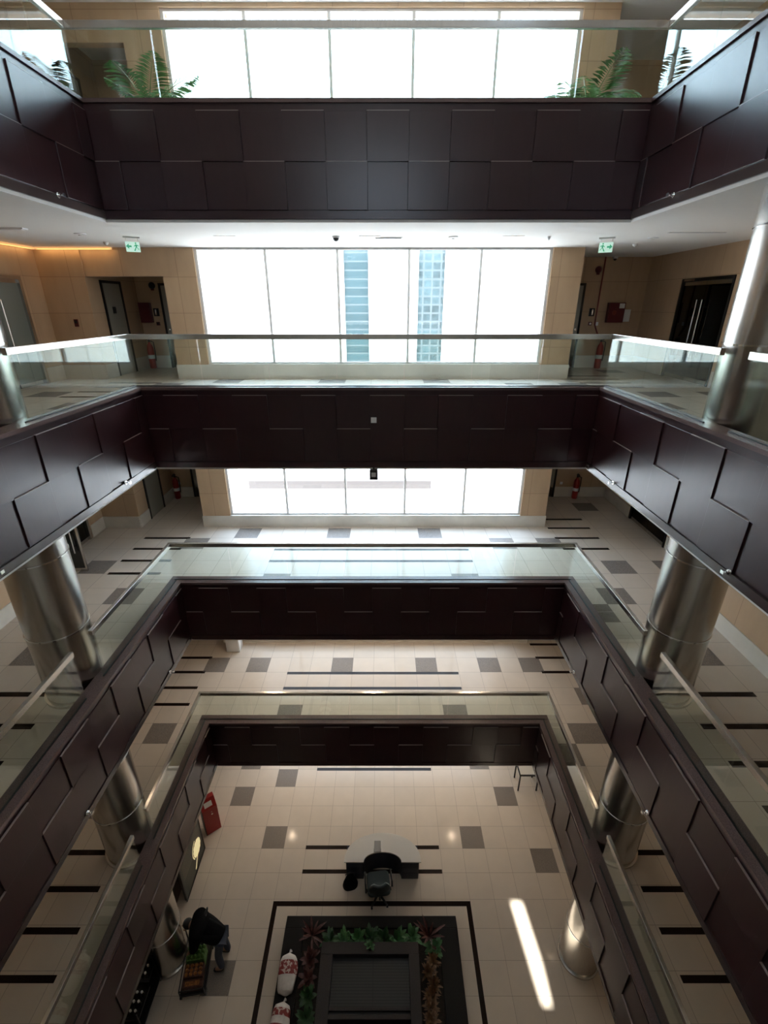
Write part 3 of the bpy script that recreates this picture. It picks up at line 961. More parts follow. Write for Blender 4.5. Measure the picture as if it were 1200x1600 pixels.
# ------------------------------------------------------------------ lobby fittings
def extinguisher(loc, label):
    r = thing('fire_extinguisher', label, 'fire extinguisher', loc, group='fire extinguishers in the lobbies')
    MB().lathe([(0.075, 0.0), (0.088, 0.02), (0.088, 0.52), (0.075, 0.60), (0.035, 0.66), (0.03, 0.70)], n=24).build('cylinder', M['extinguisher'], r, smooth=True)
    MB().lathe([(0.0885, 0.26), (0.0895, 0.26), (0.0895, 0.36), (0.0885, 0.36)], n=24).build('instruction_label', M['paper'], r, smooth=True)
    MB().cyl((0, 0, 0), 0.028, 0.70, 0.76, 12).box(-0.02, 0.02, -0.13, 0.05, 0.76, 0.785).box(-0.015, 0.015, -0.12, 0.02, 0.80, 0.815).build('valve', M['dark_metal'], r)
    MB().tube([(0.03, 0, 0.73), (0.12, 0, 0.70), (0.125, 0, 0.5), (0.11, 0, 0.2)], 0.014, 8).build('hose', M['black'], r, smooth=True)
for lv in (3, 2):
    extinguisher((-6.3, BACK - 0.14, FL[lv]), 'red fire extinguisher on the floor of the left lobby, %s gallery' % ORD[lv])
    extinguisher((6.28, BACK - 0.14, FL[lv]), 'red fire extinguisher on the floor of the right lobby, %s gallery' % ORD[lv])

z3 = FL[3]
c_ = thing('hose_cabinet', 'red fire hose cabinet on the back wall of the right lobby', 'cabinet', (6.55, BACK, z3 + 1.20))
box(-0.22, 0.22, -0.14, 0, 0, 0.50).build('body', M['dull_red'], c_, bevel=0.008)
dr = box(-0.20, 0.20, -0.15, -0.14, 0.02, 0.48).build('door', M['dull_red'], c_)
MB().lathe([(0.06, 0), (0.06, 0.006)], (-0.06, -0.15, 0.25), 'Y', 20).build('reel_emblem', M['copper'], dr)
box(0.05, 0.19, -0.156, -0.151, 0.36, 0.48).build('notice', M['paper'], dr)
tag(box(6.77, 7.0, BACK - 0.006, BACK, z3 + 1.22, z3 + 1.53).build('paper_notice', M['paper']), 'white paper notice beside the red hose cabinet', 'notice')
c_ = thing('hose_cabinet', 'dark red fire hose cabinet on the back wall of the left lobby', 'cabinet', (-6.43 + 0.22, BACK, z3 + 1.20))
box(-0.20, 0.10, -0.14, 0, 0, 0.50).build('body', M['dull_red'], c_, bevel=0.008)
box(-0.18, 0.08, -0.15, -0.14, 0.02, 0.48).build('door', M['dull_red'], c_)
for x, nm in ((-6.0, 'left'), (5.93, 'right')):
    bz = z3 + (2.12 if x < 0 else 2.5)
    a_ = thing('alarm_bell', 'round red alarm bell high on the back wall of the %s lobby' % nm, 'alarm', (x, BACK, bz))
    MB().lathe([(0.085, 0), (0.085, 0.03), (0.06, 0.06), (0.02, 0.07)], axis='Y', n=24).build('gong', M['dull_red'] if x > 0 else M['black'], a_, smooth=True)
    box(-0.04, 0.04, -0.02, 0, -0.12, -0.05).build('base', M['dull_red'], a_)
    a_ = thing('emergency_light', 'small steel wall light below the bell in the %s lobby' % nm, 'light', (x, BACK, z3 + 1.46))
    box(-0.07, 0.07, -0.03, 0, -0.10, 0.10).build('base', M['dark_metal'], a_)
    MB().lathe([(0.028, -0.07), (0.032, 0.0), (0.028, 0.07)], (0, -0.05, 0), n=16).build('tube', M['chrome'], a_, smooth=True)
    a_ = thing('call_point', 'red break-glass call point under the wall light in the %s lobby' % nm, 'alarm', (x, BACK, z3 + 1.17))
    box(-0.045, 0.045, -0.04, 0, -0.045, 0.045).build('base', M['dull_red'], a_, bevel=0.004)
    box(-0.025, 0.025, -0.045, -0.04, -0.025, 0.025).build('glass_plate', M['paper'] if x > 0 else M['black'], a_)
tag(MB().tube([(6.06, BACK - 0.03, CEIL[3]), (6.06, BACK - 0.03, z3 + 1.15), (6.1, BACK - 0.05, z3 + 1.05), (6.2, BACK - 0.05, z3 + 0.85)], 0.02, 8).build('sprinkler_pipe', M['copper'], smooth=True), 'thin red pipe down the back wall of the right lobby', 'pipe')
tag(MB().box(6.10, 6.16, BACK - 0.012, BACK, z3 + 1.12, z3 + 1.21).build('wall_socket', M['white']), 'white switch plate beside the red pipe', 'switch')
for x in (-6.55 + 0.06, 6.0):
    pass
a_ = thing('card_reader', 'dark card reader on the beige wall left of the left lobby', 'reader', (-6.87, 11.75, z3 + 1.26))
box(-0.045, 0.045, -0.03, 0, -0.08, 0.08).build('body', M['dull_red'], a_, bevel=0.004)
box(-0.03, 0.03, -0.034, -0.03, -0.01, 0.06).build('face', M['black'], a_)
for s, x, nm in ((-1, -6.25, 'left'), (1, 5.85, 'right')):
    tag(box(x - 0.04, x + 0.04, BACK - 0.012, BACK, FL[2] + 0.42, FL[2] + 0.50).build('wall_socket', M['white']), 'white wall socket by the extinguisher in the %s lobby of the third gallery' % nm, 'socket')

# ------------------------------------------------------------------ potted palms on the top gallery
def frond_mesh(L, droop, seed):
    rnd = random.Random(seed)
    mb = MB()
    n = 30
    pts = []
    for k in range(n + 1):
        t = k / n
        pts.append(Vector((L * (t * 0.80), 0, L * (0.75 * t - droop * t * t))))
    mb.tube(pts, [0.010 * (1 - 0.8 * k / n) for k in range(n + 1)], 5)
    for k in range(3, n + 1):
        t = k / n
        p = pts[k]
        d = (pts[k] - pts[k - 1]).normalized()
        ll = L * 0.30 * math.sin(PI * min(1, 0.12 + t * 0.88)) ** 0.7 + 0.05
        for sgn in (-1, 1):
            side = Vector((0, sgn, 0))
            dirv = (side * 0.85 + d * 0.6 + Vector((0, 0, -0.15 - rnd.random() * 0.2))).normalized()
            wv = d * (0.0135 + 0.005 * rnd.random())
            mid = p + dirv * ll * 0.5 + Vector((0, 0, 0.01))
            tip = p + dirv * ll + Vector((0, 0, -0.05 * ll))
            mb.poly([p, mid - wv, tip, mid + wv])
    return mb
def palm(loc, label, angles, seed):
    root = thing('potted_palm', label, 'plant', loc)
    MB().lathe([(0.15, 0), (0.20, 0.36), (0.21, 0.40), (0.18, 0.40), (0.17, 0.36)], n=24).build('pot', M['pot'], root, smooth=True)
    MB().tube([(0, 0, 0.36), (0.01, 0, 0.5), (0.0, 0.01, 0.62)], [0.05, 0.045, 0.03], 10).build('stem', M['trunk'], root, smooth=True)
    for k, (a, L, dr) in enumerate(angles):
        f = frond_mesh(L, dr, seed * 50 + k).build('frond', M['frond'], root)
        f.location = (0, 0, 0.56)
        f.rotation_euler = (0, 0, math.radians(a))
z4 = FL[4]
palm((-3.62, 9.75, z4), 'green potted palm behind the glass at the left of the top gallery', [(0, 1.05, 0.30), (25, 0.95, 0.55), (-30, 1.0, 0.75), (65, 1.15, 0.25), (110, 1.05, 0.3), (150, 0.7, 0.45), (180, 0.6, 0.6), (205, 0.7, 0.25), (-100, 0.95, 0.35), (-55, 0.95, 0.2), (-150, 0.6, 0.7), (12, 0.8, 0.9)], 1)
palm((3.58, 9.75, z4), 'green potted palm behind the glass at the right of the top gallery', [(80, 1.15, 0.08), (20, 1.0, 0.55), (-20, 0.95, 0.6), (60, 1.05, 0.3), (130, 1.0, 0.35), (170, 1.05, 0.62), (195, 0.95, 0.75), (-80, 1.0, 0.25), (-120, 0.85, 0.6), (-45, 0.8, 0.75), (100, 1.2, 0.15)], 2)

# ------------------------------------------------------------------ ground floor: planter, fountain and plants
pl = thing('planter_bed', 'low black granite planter around the fountain', 'planter', (0, 0, 0))
rim = MB()
PX0, PX1, PY0, PY1 = -2.06, 1.94, 1.4, 6.42
IX0, IX1, IY1 = -1.62, 1.50, 6.18
rim.box(PX0, PX1, IY1, PY1, 0, 0.28).box(PX0, IX0, PY0, IY1, 0, 0.28).box(IX1, PX1, PY0, IY1, 0, 0.28)
rim.build('rim', M['granite'], pl, bevel=0.01)
box(IX0, IX1, PY0, IY1, 0, 0.22).build('soil', M['soil'], pl)
fo = thing('fountain', 'square charcoal granite fountain with a sunken ribbed basin', 'fountain', (0, 0, 0.22))
FX0, FX1, FY0, FY1 = -1.15, 1.0, 1.6, 5.82
ft = MB()
ft.box(FX0, FX1, 5.60, FY1, 0, 0.28).box(FX0, -0.89, FY0, 5.60, 0, 0.28).box(0.78, FX1, FY0, 5.60, 0, 0.28)
ft.box(-0.89, 0.78, 4.56, 4.64, 0, 0.28).box(-0.89, 0.78, FY0, 3.2, 0, 0.28)
ft.build('surround', M['granite2'], fo, bevel=0.008)
box(-0.89, 0.78, 4.64, 5.60, 0, 0.14).build('basin', M['grille'], fo)
box(-0.89, 0.78, 4.72, 4.78, 0.14, 0.20).build('weir', M['granite2'], fo)
box(-0.89, 0.78, 3.2, 4.56, 0, 0.05).build('lower_basin', M['granite'], fo)

def leafy(kind, seed, n, L, wd):
    rnd = random.Random(seed)
    mb = MB()
    for k in range(n):
        a = 2 * PI * k / n + rnd.uniform(-0.4, 0.4)
        el = rnd.uniform(0.35, 1.3)
        ll = L * rnd.uniform(0.7, 1.15)
        d = Vector((math.cos(a) * math.cos(el), math.sin(a) * math.cos(el), math.sin(el)))
        sd = Vector((-math.sin(a), math.cos(a), 0))
        up = d.cross(sd)
        prev = None
        segs = 5
        for j in range(segs + 1):
            t = j / segs
            c = d * ll * t + Vector((0, 0, -0.45 * ll * t * t * math.cos(el)))
            wj = wd * math.sin(PI * (0.08 + 0.92 * t)) ** 0.8 * (1 if t < 1 else 0.05)
            if t < 0.25:
                wj *= 0.35
            l, c0, r2 = c - sd * wj + Vector((0, 0, 0.2 * wj)), c, c + sd * wj + Vector((0, 0, 0.2 * wj))
            if prev:
                mb.poly([prev[0], prev[1], c0, l])
                mb.poly([prev[1], prev[2], r2, c0])
            prev = (l, c0, r2)
    return mb
lily = None
def plant(name, label, cat, loc, mat, seed, n, L, wd, group):
    o = leafy(name, seed, n, L, wd).build(name, mat)
    o.location = loc
    o.rotation_euler = (0, 0, seed)
    return tag(o, label, cat, group)
for k in range(7):
    plant('peace_lily', 'dark leafy plant in the planter strip behind the fountain', 'plant', (-0.98 + k * 0.31 + random.uniform(-0.03, 0.03), 6.0 + random.uniform(-0.05, 0.05), 0.22), M['leaf2'] if k in (1, 2, 5, 6) else M['leaf'], 10 + k, 17, 0.34, 0.05, 'leafy plants behind the fountain')
for k in range(6):
    plant('leafy_shrub', 'dark green shrub in the planter strip left of the fountain', 'plant', (-1.38 + random.uniform(-0.04, 0.04), 5.62 - k * 0.32, 0.22), M['leaf'] if k > 1 else M['ti'], 30 + k, 18, 0.30, 0.045, 'shrubs left of the fountain')
for k in range(9):
    plant('croton', 'russet leaved shrub in the planter strip right of the fountain', 'plant', (1.26 + random.uniform(-0.07, 0.07), 5.58 - k * 0.19, 0.22), M['croton'], 50 + k, 44, 0.24, 0.022, 'russet shrubs right of the fountain')
plant('dracaena', 'tall maroon spiky plant at the left far corner of the planter', 'plant', (-1.42, 6.05, 0.22), M['ti'], 71, 18, 0.50, 0.028, None)
plant('dracaena', 'tall maroon spiky plant at the right far corner of the planter', 'plant', (1.28, 6.03, 0.22), M['ti'], 72, 18, 0.50, 0.028, None)
plant('peace_lily', 'bright leafy plant at the right end of the planter strip behind the fountain', 'plant', (1.38, 5.82, 0.22), M['leaf2'], 75, 16, 0.32, 0.05, None)
sp = thing('small_plant', 'small potted plant on the fountain edge behind the basin', 'plant', (-0.07, 5.70, 0.50))
MB().lathe([(0.045, 0), (0.06, 0.09), (0.05, 0.09)], n=16).build('pot', M['granite'], sp, smooth=True)
leafy('foliage', 81, 14, 0.17, 0.03).build('foliage', M['leaf2'], sp).location = (0, 0, 0.08)

# white sacks with red print lying on the planter rim
def sack(loc, rz, label, seed):
    r = thing('sack', label, 'sack', loc, rz, group='white sacks on the planter rim')
    def body(z0, z1, y0, y1, grow, mat, name, parent):
        mb = MB()
        n, h = 28, 14
        for j in range(h + 1):
            t = y0 + (y1 - y0) * j / h
            wj = 0.19 * (1 - abs(t / 0.352) ** 7) ** 0.5 * (1 + 0.06 * math.sin(11 * t + seed))
            wj = max(wj, 0.02) + grow
            hj = 0.6 * wj + 0.01
            for k in range(n):
                a = 2 * PI * k / n
                wob = 1 + 0.05 * math.sin(3 * a + 9 * t + seed)
                mb.v.append((wj * math.cos(a) * wob, t, 0.125 + hj * math.sin(a) * wob))
        for j in range(h):
            for k in range(n):
                a, b = j * n + k, j * n + (k + 1) % n
                mb.f.append([a, b, b + n, a + n])
                mb.m.append(0)
        mb.f.append(list(range(n)))
        mb.f.append([h * n + k for k in range(n)])
        mb.m += [0, 0]
        return mb.build(name, mat, parent, smooth=True)
    s_ = body(0, 0, -0.35, 0.35, 0.0, M['sack'], 'bag', r)
    if seed == 1:
        body(0, 0, -0.04, 0.20, 0.003, M['sack_red'], 'red_print', s_)
    else:
        body(0, 0, 0.12, 0.24, 0.003, M['sack_red'], 'red_print', s_)
        body(0, 0, -0.12, 0.0, 0.003, M['sack_red'], 'red_print', s_)
    MB().tube([(0, 0.33, 0.125), (0.01, 0.37, 0.14), (0.03, 0.40, 0.13)], [0.03, 0.015, 0.035], 8).build('tied_neck', M['sack'], s_, smooth=True)
sack((-1.84, 5.30, 0.28), 0.05, 'white sack with red print on the planter rim, the one nearer the desk', 1)
sack((-1.86, 4.50, 0.28), -0.08, 'white sack with red print on the planter rim, the one nearer the picture bottom', 2)

# ------------------------------------------------------------------ reception desk, chair, bag
dk = thing('reception_desk', 'small white topped reception desk with navy pedestals and a curved knee cutout', 'desk', (0.2, 7.33, 0))
out = []
cx, rx_, ry_ = 0.0, 0.97, 0.72
for k in range(25):
    a = PI * k / 24
    out.append((rx_ * math.cos(a), 0.0 + ry_ * math.sin(a) ** 0.85))
inner = [(-0.47, 0.0)]
for k in range(1, 16):
    a = PI - PI * k / 16
    inner.append((0.475 * math.cos(a), 0.24 * math.sin(a)))
inner.append((0.47, 0.0))
top = MB()
# split the ring into quads so the concave outline stays clean
m_ = 24
ring_o = [(rx_ * math.cos(PI * k / m_), ry_ * abs(math.sin(PI * k / m_)) ** 0.85) for k in range(m_ + 1)]
ring_i = [(0.475 * math.cos(PI * k / m_), 0.24 * abs(math.sin(PI * k / m_)) ** 0.9) for k in range(m_ + 1)]
for k in range(m_):
    q = [ring_i[k], ring_o[k], ring_o[k + 1], ring_i[k + 1]]
    top.prism(q, 0.715, 0.75)
top.build('desk_top', M['desk_top'], dk)
for a, b_ in ((-0.92, -0.50), (0.49, 0.90)):
    pd = box(a, b_, 0.03, 0.42, 0, 0.715).build('pedestal', M['navy'], dk)
    dd = MB()
    for k in range(3):
        dd.box(a + 0.01, b_ - 0.01, 0.015, 0.03, 0.06 + k * 0.215, 0.265 + k * 0.215)
    dd.build('drawer_front', M['navy'], pd)
ap = MB()
for k in range(m_):
    (x0, y0), (x1, y1) = ring_o[k], ring_o[k + 1]
    q = [(x0 * 0.93, y0 * 0.90 + 0.02), (x0 * 0.95, y0 * 0.93 + 0.02), (x1 * 0.95, y1 * 0.93 + 0.02), (x1 * 0.93, y1 * 0.90 + 0.02)]
    ap.prism(q, 0.02, 0.715)
for k in range(m_):  # inner navy panel added in place of the shadow inside the knee hole
    (x0, y0), (x1, y1) = ring_i[k], ring_i[k + 1]
    ap.prism([(x0 * 1.02, y0 * 1.08 + 0.02), (x0 * 1.05, y0 * 1.15 + 0.03), (x1 * 1.05, y1 * 1.15 + 0.03), (x1 * 1.02, y1 * 1.08 + 0.02)], 0.02, 0.715)
ap.build('modesty_and_shade_panel', M['navy'], dk)
ph = thing('document_stand', 'small white paper stand on the middle of the desk', 'stand', (0.07, 7.62, 0.75))
box(-0.09, 0.09, -0.05, 0.03, 0, 0.012).build('base', M['dark_metal'], ph)
MB().poly([(-0.085, -0.05, 0.012), (0.085, -0.05, 0.012), (0.085, 0.16, 0.11), (-0.085, 0.16, 0.11)]).poly([(-0.085, 0.16, 0.11), (0.085, 0.16, 0.11), (0.085, 0.17, 0.105), (0.085, -0.04, 0.0), (-0.085, -0.04, 0.0), (-0.085, 0.17, 0.105)]).build('sheet', M['paper'], ph)

ch = thing('office_chair', 'dark grey swivel chair pushed up to the reception desk', 'chair', (0.10, 6.98, 0), 0.12)
def rounded(w_, d_, t_, z_, y_=0.0):
    mb = MB()
    pts = []
    r = 0.09
    for cxx, cyy, a0 in ((w_ / 2 - r, d_ / 2 - r, 0), (-w_ / 2 + r, d_ / 2 - r, 90), (-w_ / 2 + r, -d_ / 2 + r, 180), (w_ / 2 - r, -d_ / 2 + r, 270)):
        for k in range(6):
            a = math.radians(a0 + 18 * k)
            pts.append((cxx + r * math.cos(a), y_ + cyy + r * math.sin(a)))
    return mb.prism(pts, z_, z_ + t_)
rounded(0.50, 0.48, 0.09, 0.42).build('seat', M['chair_fabric'], ch, bevel=0.02)
bk = MB()
nb = 14
for j in range(nb + 1):
    for s_i in range(9):
        u = -1 + 2 * s_i / 8
        t = j / nb
        wv = 0.235 * (1 - 0.25 * t ** 3) * (0.85 + 0.15 * math.sin(PI * t))
        bk.v.append((u * wv, -0.25 - 0.10 * t + 0.06 * u * u, 0.52 + 0.46 * t))
for j in range(nb):
    for s_i in range(8):
        a = j * 9 + s_i
        bk.f.append([a, a + 1, a + 10, a + 9])
        bk.m.append(0)
bko = bk.build('backrest', M['chair_fabric'], ch, smooth=True)
so = bko.modifiers.new('thick', 'SOLIDIFY')
so.thickness = 0.05
for s_ in (-1, 1):
    MB().tube([(s_ * 0.22, -0.10, 0.46), (s_ * 0.29, -0.10, 0.50), (s_ * 0.29, -0.08, 0.66), (s_ * 0.28, 0.16, 0.67)], 0.018, 8).build('armrest', M['black'], ch, smooth=True)
MB().cyl((0, 0, 0), 0.03, 0.10, 0.42, 12).tube([(0, -0.1, 0.43), (0, -0.30, 0.45), (0, -0.30, 0.60)], 0.02, 8).build('gas_lift', M['black'], ch)
bs = MB()
for k in range(5):
    a = 2 * PI * k / 5 + 0.3
    bs.tube([(0, 0, 0.11), (0.29 * math.cos(a), 0.29 * math.sin(a), 0.07)], [0.03, 0.018], 8)
bs.build('star_base', M['black'], ch)
for k in range(5):
    a = 2 * PI * k / 5 + 0.3
    MB().cyl((0.29 * math.cos(a), 0.29 * math.sin(a), 0.03), 0.03, -0.02, 0.02, 14, axis='X').build('caster', M['black'], ch, smooth=True)

bg = thing('shoulder_bag', 'black bag slumped on the floor against the left pedestal', 'bag', (-0.62, 7.20, 0), 0.2)
mb = MB()
for j in range(9):
    t = j / 8
    for k in range(20):
        a = 2 * PI * k / 20
        rr = (1 - 0.55 * t ** 2) * (1 + 0.06 * math.sin(3 * a + 5 * t))
        mb.v.append((0.19 * rr * math.copysign(abs(math.cos(a)) ** 0.7, math.cos(a)), 0.11 * rr * math.copysign(abs(math.sin(a)) ** 0.7, math.sin(a)), 0.40 * t))
for j in range(8):
    for k in range(20):
        a, b_ = j * 20 + k, j * 20 + (k + 1) % 20
        mb.f.append([a, b_, b_ + 20, a + 20])
        mb.m.append(0)
mb.f.append(list(range(20)))
mb.f.append([160 + k for k in range(20)])
mb.m += [0, 0]
mb.build('body', M['jacket'], bg, smooth=True)
MB().tube([(-0.10, 0, 0.36), (-0.11, 0.0, 0.50), (0, 0, 0.55), (0.11, 0, 0.50), (0.10, 0, 0.36)], 0.012, 8).build('strap', M['black'], bg, smooth=True)

ch.scale = (1.12, 1.12, 1.08)
# ------------------------------------------------------------------ red donation box
rb = thing('collection_box', 'tall red collection box with a white slot plate by the left gallery edge', 'box', (-4.63, 8.68, 0), math.radians(37))
MB().poly([(0, 0, 0)]) if False else None
bx = MB()
bx.box(-0.20, 0.20, -0.15, 0.15, 0, 0.95)
i0 = len(bx.v)
bx.v += [(-0.20, -0.15, 0.95), (0.20, -0.15, 0.95), (0.20, 0.15, 0.95), (-0.20, 0.15, 0.95), (-0.20, 0.02, 1.16), (0.20, 0.02, 1.16), (0.20, 0.15, 1.16), (-0.20, 0.15, 1.16)]
for q in ((0, 1, 5, 4), (4, 5, 6, 7), (1, 2, 6, 5), (3, 0, 4, 7), (2, 3, 7, 6)):
    bx.f.append([i0 + a for a in q])
    bx.m.append(0)
bo = bx.build('body', M['red'], rb)
MB().poly([(-0.11, -0.118, 0.998), (0.10, -0.118, 0.998), (0.10, -0.035, 1.102), (-0.11, -0.035, 1.102)]).build('slot_plate', M['paper'], bo)
box(-0.21, -0.195, -0.155, 0.15, 0.0, 0.96).build('black_edge', M['black'], bo)
MB().box(0.02, 0.06, -0.158, -0.15, 0.70, 0.74).box(0.02, 0.05, -0.158, -0.15, 0.80, 0.82).build('lock', M['chrome'], bo)

# ------------------------------------------------------------------ kiosk boards on the left of the ground floor
kb = thing('sign_board', 'dark standing kiosk board with a lit scalloped cream emblem', 'sign', (-4.68, 7.48, 0))
box(-0.03, 0.03, -0.62, 0.62, 0.02, 1.85).build('panel', M['board'], kb, bevel=0.006)
MB().box(0.028, 0.04, -0.64, -0.60, 0, 1.87).box(0.028, 0.04, 0.60, 0.64, 0, 1.87).box(0.028, 0.04, -0.64, 0.64, 0.0, 0.04).build('frame', M['dark_metal'], kb)
em = MB()
pts = []
for k in range(48):
    a = 2 * PI * k / 48
    r_ = 0.19 * (1 + 0.10 * abs(math.sin(6 * a)))
    pts.append((0.036, 0.28 + r_ * 1.05 * math.cos(a), 0.62 + r_ * 1.2 * math.sin(a)))
em.poly(pts)
em.poly([(0.036, 0.22, 0.42), (0.036, 0.26, 0.42), (0.036, 0.06, 0.14), (0.036, 0.0, 0.16)])
arc = []
for k in range(13):
    a = math.radians(100 + 10 * k)
    arc.append((0.27 * math.cos(a), 0.31 * math.sin(a)))
for (y0, z0), (y1, z1) in zip(arc, arc[1:]):
    em.poly([(0.036, 0.28 + y0, 0.66 + z0), (0.036, 0.28 + y1, 0.66 + z1), (0.036, 0.28 + y1 * 0.9, 0.66 + z1 * 0.9), (0.036, 0.28 + y0 * 0.9, 0.66 + z0 * 0.9)])
em.build('emblem', M['emblem'], kb)
rows = MB()
for k in range(6):
    rows.box(0.031, 0.034, -0.52, 0.0 - 0.03 * (k % 3), 0.66 + k * 0.09, 0.675 + k * 0.09)
rows.build('printed_rows', M['board_print'], kb)

kc = thing('kiosk_counter', 'dark brown kiosk counter between the lit board and the left column', 'counter', (-5.0, 6.72, 0))
box(-0.25, 0.10, -0.42, 0.42, 0, 1.0).build('body', M['counter'], kc)
box(-0.28, 0.16, -0.45, 0.45, 1.0, 1.04).build('counter_top', M['granite'], kc, bevel=0.005)
rk = thing('display_rack', 'black tiered rack of small pale capped bottles by the foot of the left column', 'rack', (-4.95, 4.95, 0))
fr = MB()
for x in (-0.30, 0.27):
    for y in (-0.42, 0.39):
        fr.box(x, x + 0.03, y, y + 0.03, 0, 0.75 if y < 0 else 0.95)
fr.box(-0.30, 0.30, -0.42, 0.42, 0.10, 0.13).box(-0.30, 0.30, -0.42, 0.10, 0.52, 0.55).box(-0.30, 0.30, 0.10, 0.42, 0.70, 0.73).box(-0.30, 0.30, 0.40, 0.42, 0.13, 0.95)
fr.build('frame', M['black'], rk)
bt0 = None
for (sx, sy, sz, tier) in [(x, y, z, t) for (y, z, t) in ((-0.34, 0.55, 'lower'), (-0.20, 0.55, 'lower'), (-0.06, 0.55, 'lower'), (0.17, 0.73, 'upper'), (0.29, 0.73, 'upper')) for x in (-0.24, -0.144, -0.048, 0.048, 0.144, 0.24)]:
    loc = (-4.95 + sx, 4.95 + sy, sz)
    lab = 'small dark bottle with a pale cap standing on the %s tier of the black rack' % tier
    grp = 'bottles on the %s tier of the rack' % tier
    if bt0 is None:
        bt0 = thing('bottle', lab, 'bottle', loc, group=grp)
        MB().lathe([(0.030, 0), (0.032, 0.1), (0.016, 0.14), (0.015, 0.16)], n=12).build('body', M['granite'], bt0, smooth=True)
        MB().cyl((0, 0, 0), 0.022, 0.155, 0.19, 12).build('cap', M['white'], bt0)
    else:
        c = copy_tree(bt0)
        c.location = loc
        tag(c, lab, 'bottle', grp)
bn = thing('low_bench', 'grey bench at the lower left of the ground floor', 'bench', (-4.95, 4.15, 0))
box(-0.35, 0.30, -0.30, 0.30, 0.38, 0.45).build('seat', M['granite2'], bn, bevel=0.01)
for sx in (-0.3, 0.24):
    for sy in (-0.26, 0.22):
        box(sx, sx + 0.05, sy, sy + 0.05, 0, 0.38).build('leg', M['steel'], bn)

# ------------------------------------------------------------------ trolley with goods
tr = thing('trolley', 'black wheeled trolley loaded with packs beside the bent person', 'trolley', (-3.90, 5.52, 0), 0.14)
fr = MB()
X0, X1, Y0, Y1 = -0.25, 0.25, -0.46, 0.44
for x in (X0, X1):
    fr.tube([(x, Y0, 0.14), (x, Y1, 0.14)], 0.016, 8)
    fr.tube([(x, Y0, 0.14), (x, Y0, 0.34)], 0.012, 8)
    fr.tube([(x, Y0, 0.34), (x, Y1, 0.44)], 0.012, 8)
    fr.tube([(x, Y1, 0.14), (x, Y1, 0.95)], 0.016, 8)
for y in (Y0, 0, Y1):
    fr.tube([(X0, y, 0.14), (X1, y, 0.14)], 0.014, 8)
fr.tube([(X0, Y0, 0.34), (X1, Y0, 0.34)], 0.012, 8)
fr.build('frame', M['black'], tr, smooth=True)
MB().tube([(X0, Y1, 0.95), (X1, Y1, 0.95)], 0.02, 8).build('handle', M['black'], tr, smooth=True)
box(X0, X1, Y0, Y1, 0.145, 0.165).build('deck', M['dark_metal'], tr)
for x in (X0, X1):
    for y in (Y0 + 0.05, Y1 - 0.05):
        MB().cyl((x, y, 0.065), 0.065, -0.018, 0.018, 18, axis='X').build('wheel', M['black'], tr, smooth=True)
R = Matrix.Rotation(0.14, 4, 'Z')
def on_trolley(x, y, z):
    v = R @ Vector((x, y, 0))
    return (-3.90 + v.x, 5.52 + v.y, z)
gp = thing('bottle_pack', 'green wrapped pack on the trolley next to the person', 'pack', on_trolley(0.0, 0.12, 0.165), 0.14)
box(-0.19, 0.19, -0.13, 0.13, 0, 0.30).build('carton', M['green_pack'], gp, bevel=0.01)
cp = MB()
for i in range(5):
    for j in range(3):
        cp.lathe([(0.035, 0.30), (0.035, 0.36), (0.015, 0.40)], (-0.15 + 0.075 * i, -0.08 + 0.08 * j, 0), n=10)
cp.build('bottle_necks', M['green_pack'], gp, smooth=True)
op = thing('fruit_carton', 'orange and brown carton in the middle of the trolley', 'carton', on_trolley(0.0, -0.15, 0.165), 0.14)
box(-0.20, 0.20, -0.12, 0.12, 0, 0.24).build('carton', M['brown_pack'], op, bevel=0.008)
fq = MB()
for i in range(4):
    for j in range(3):
        fq.ball((-0.14 + 0.094 * i, -0.07 + 0.07 * j, 0.25), 0.04, 0.035, 0.035, 10, 6)
fq.build('orange_top', M['orange_pack'], op, smooth=True)
bp_ = thing('brown_carton', 'dark brown carton at the front end of the trolley', 'carton', on_trolley(0.0, -0.35, 0.165), 0.14)
box(-0.20, 0.20, -0.07, 0.07, 0, 0.18).build('carton', M['brown_pack'], bp_, bevel=0.008)
box(-0.15, 0.15, -0.04, 0.04, 0.18, 0.182).build('carton_label', M['orange_pack'], bp_)
wp = thing('grey_bundle', 'grey plastic bundle on top of the green pack', 'bundle', on_trolley(0.02, 0.30, 0.165), 0.14)
MB().ball((0, 0, 0.22), 0.15, 0.06, 0.22, 16, 10).build('wrap', M['denim'], wp, smooth=True)

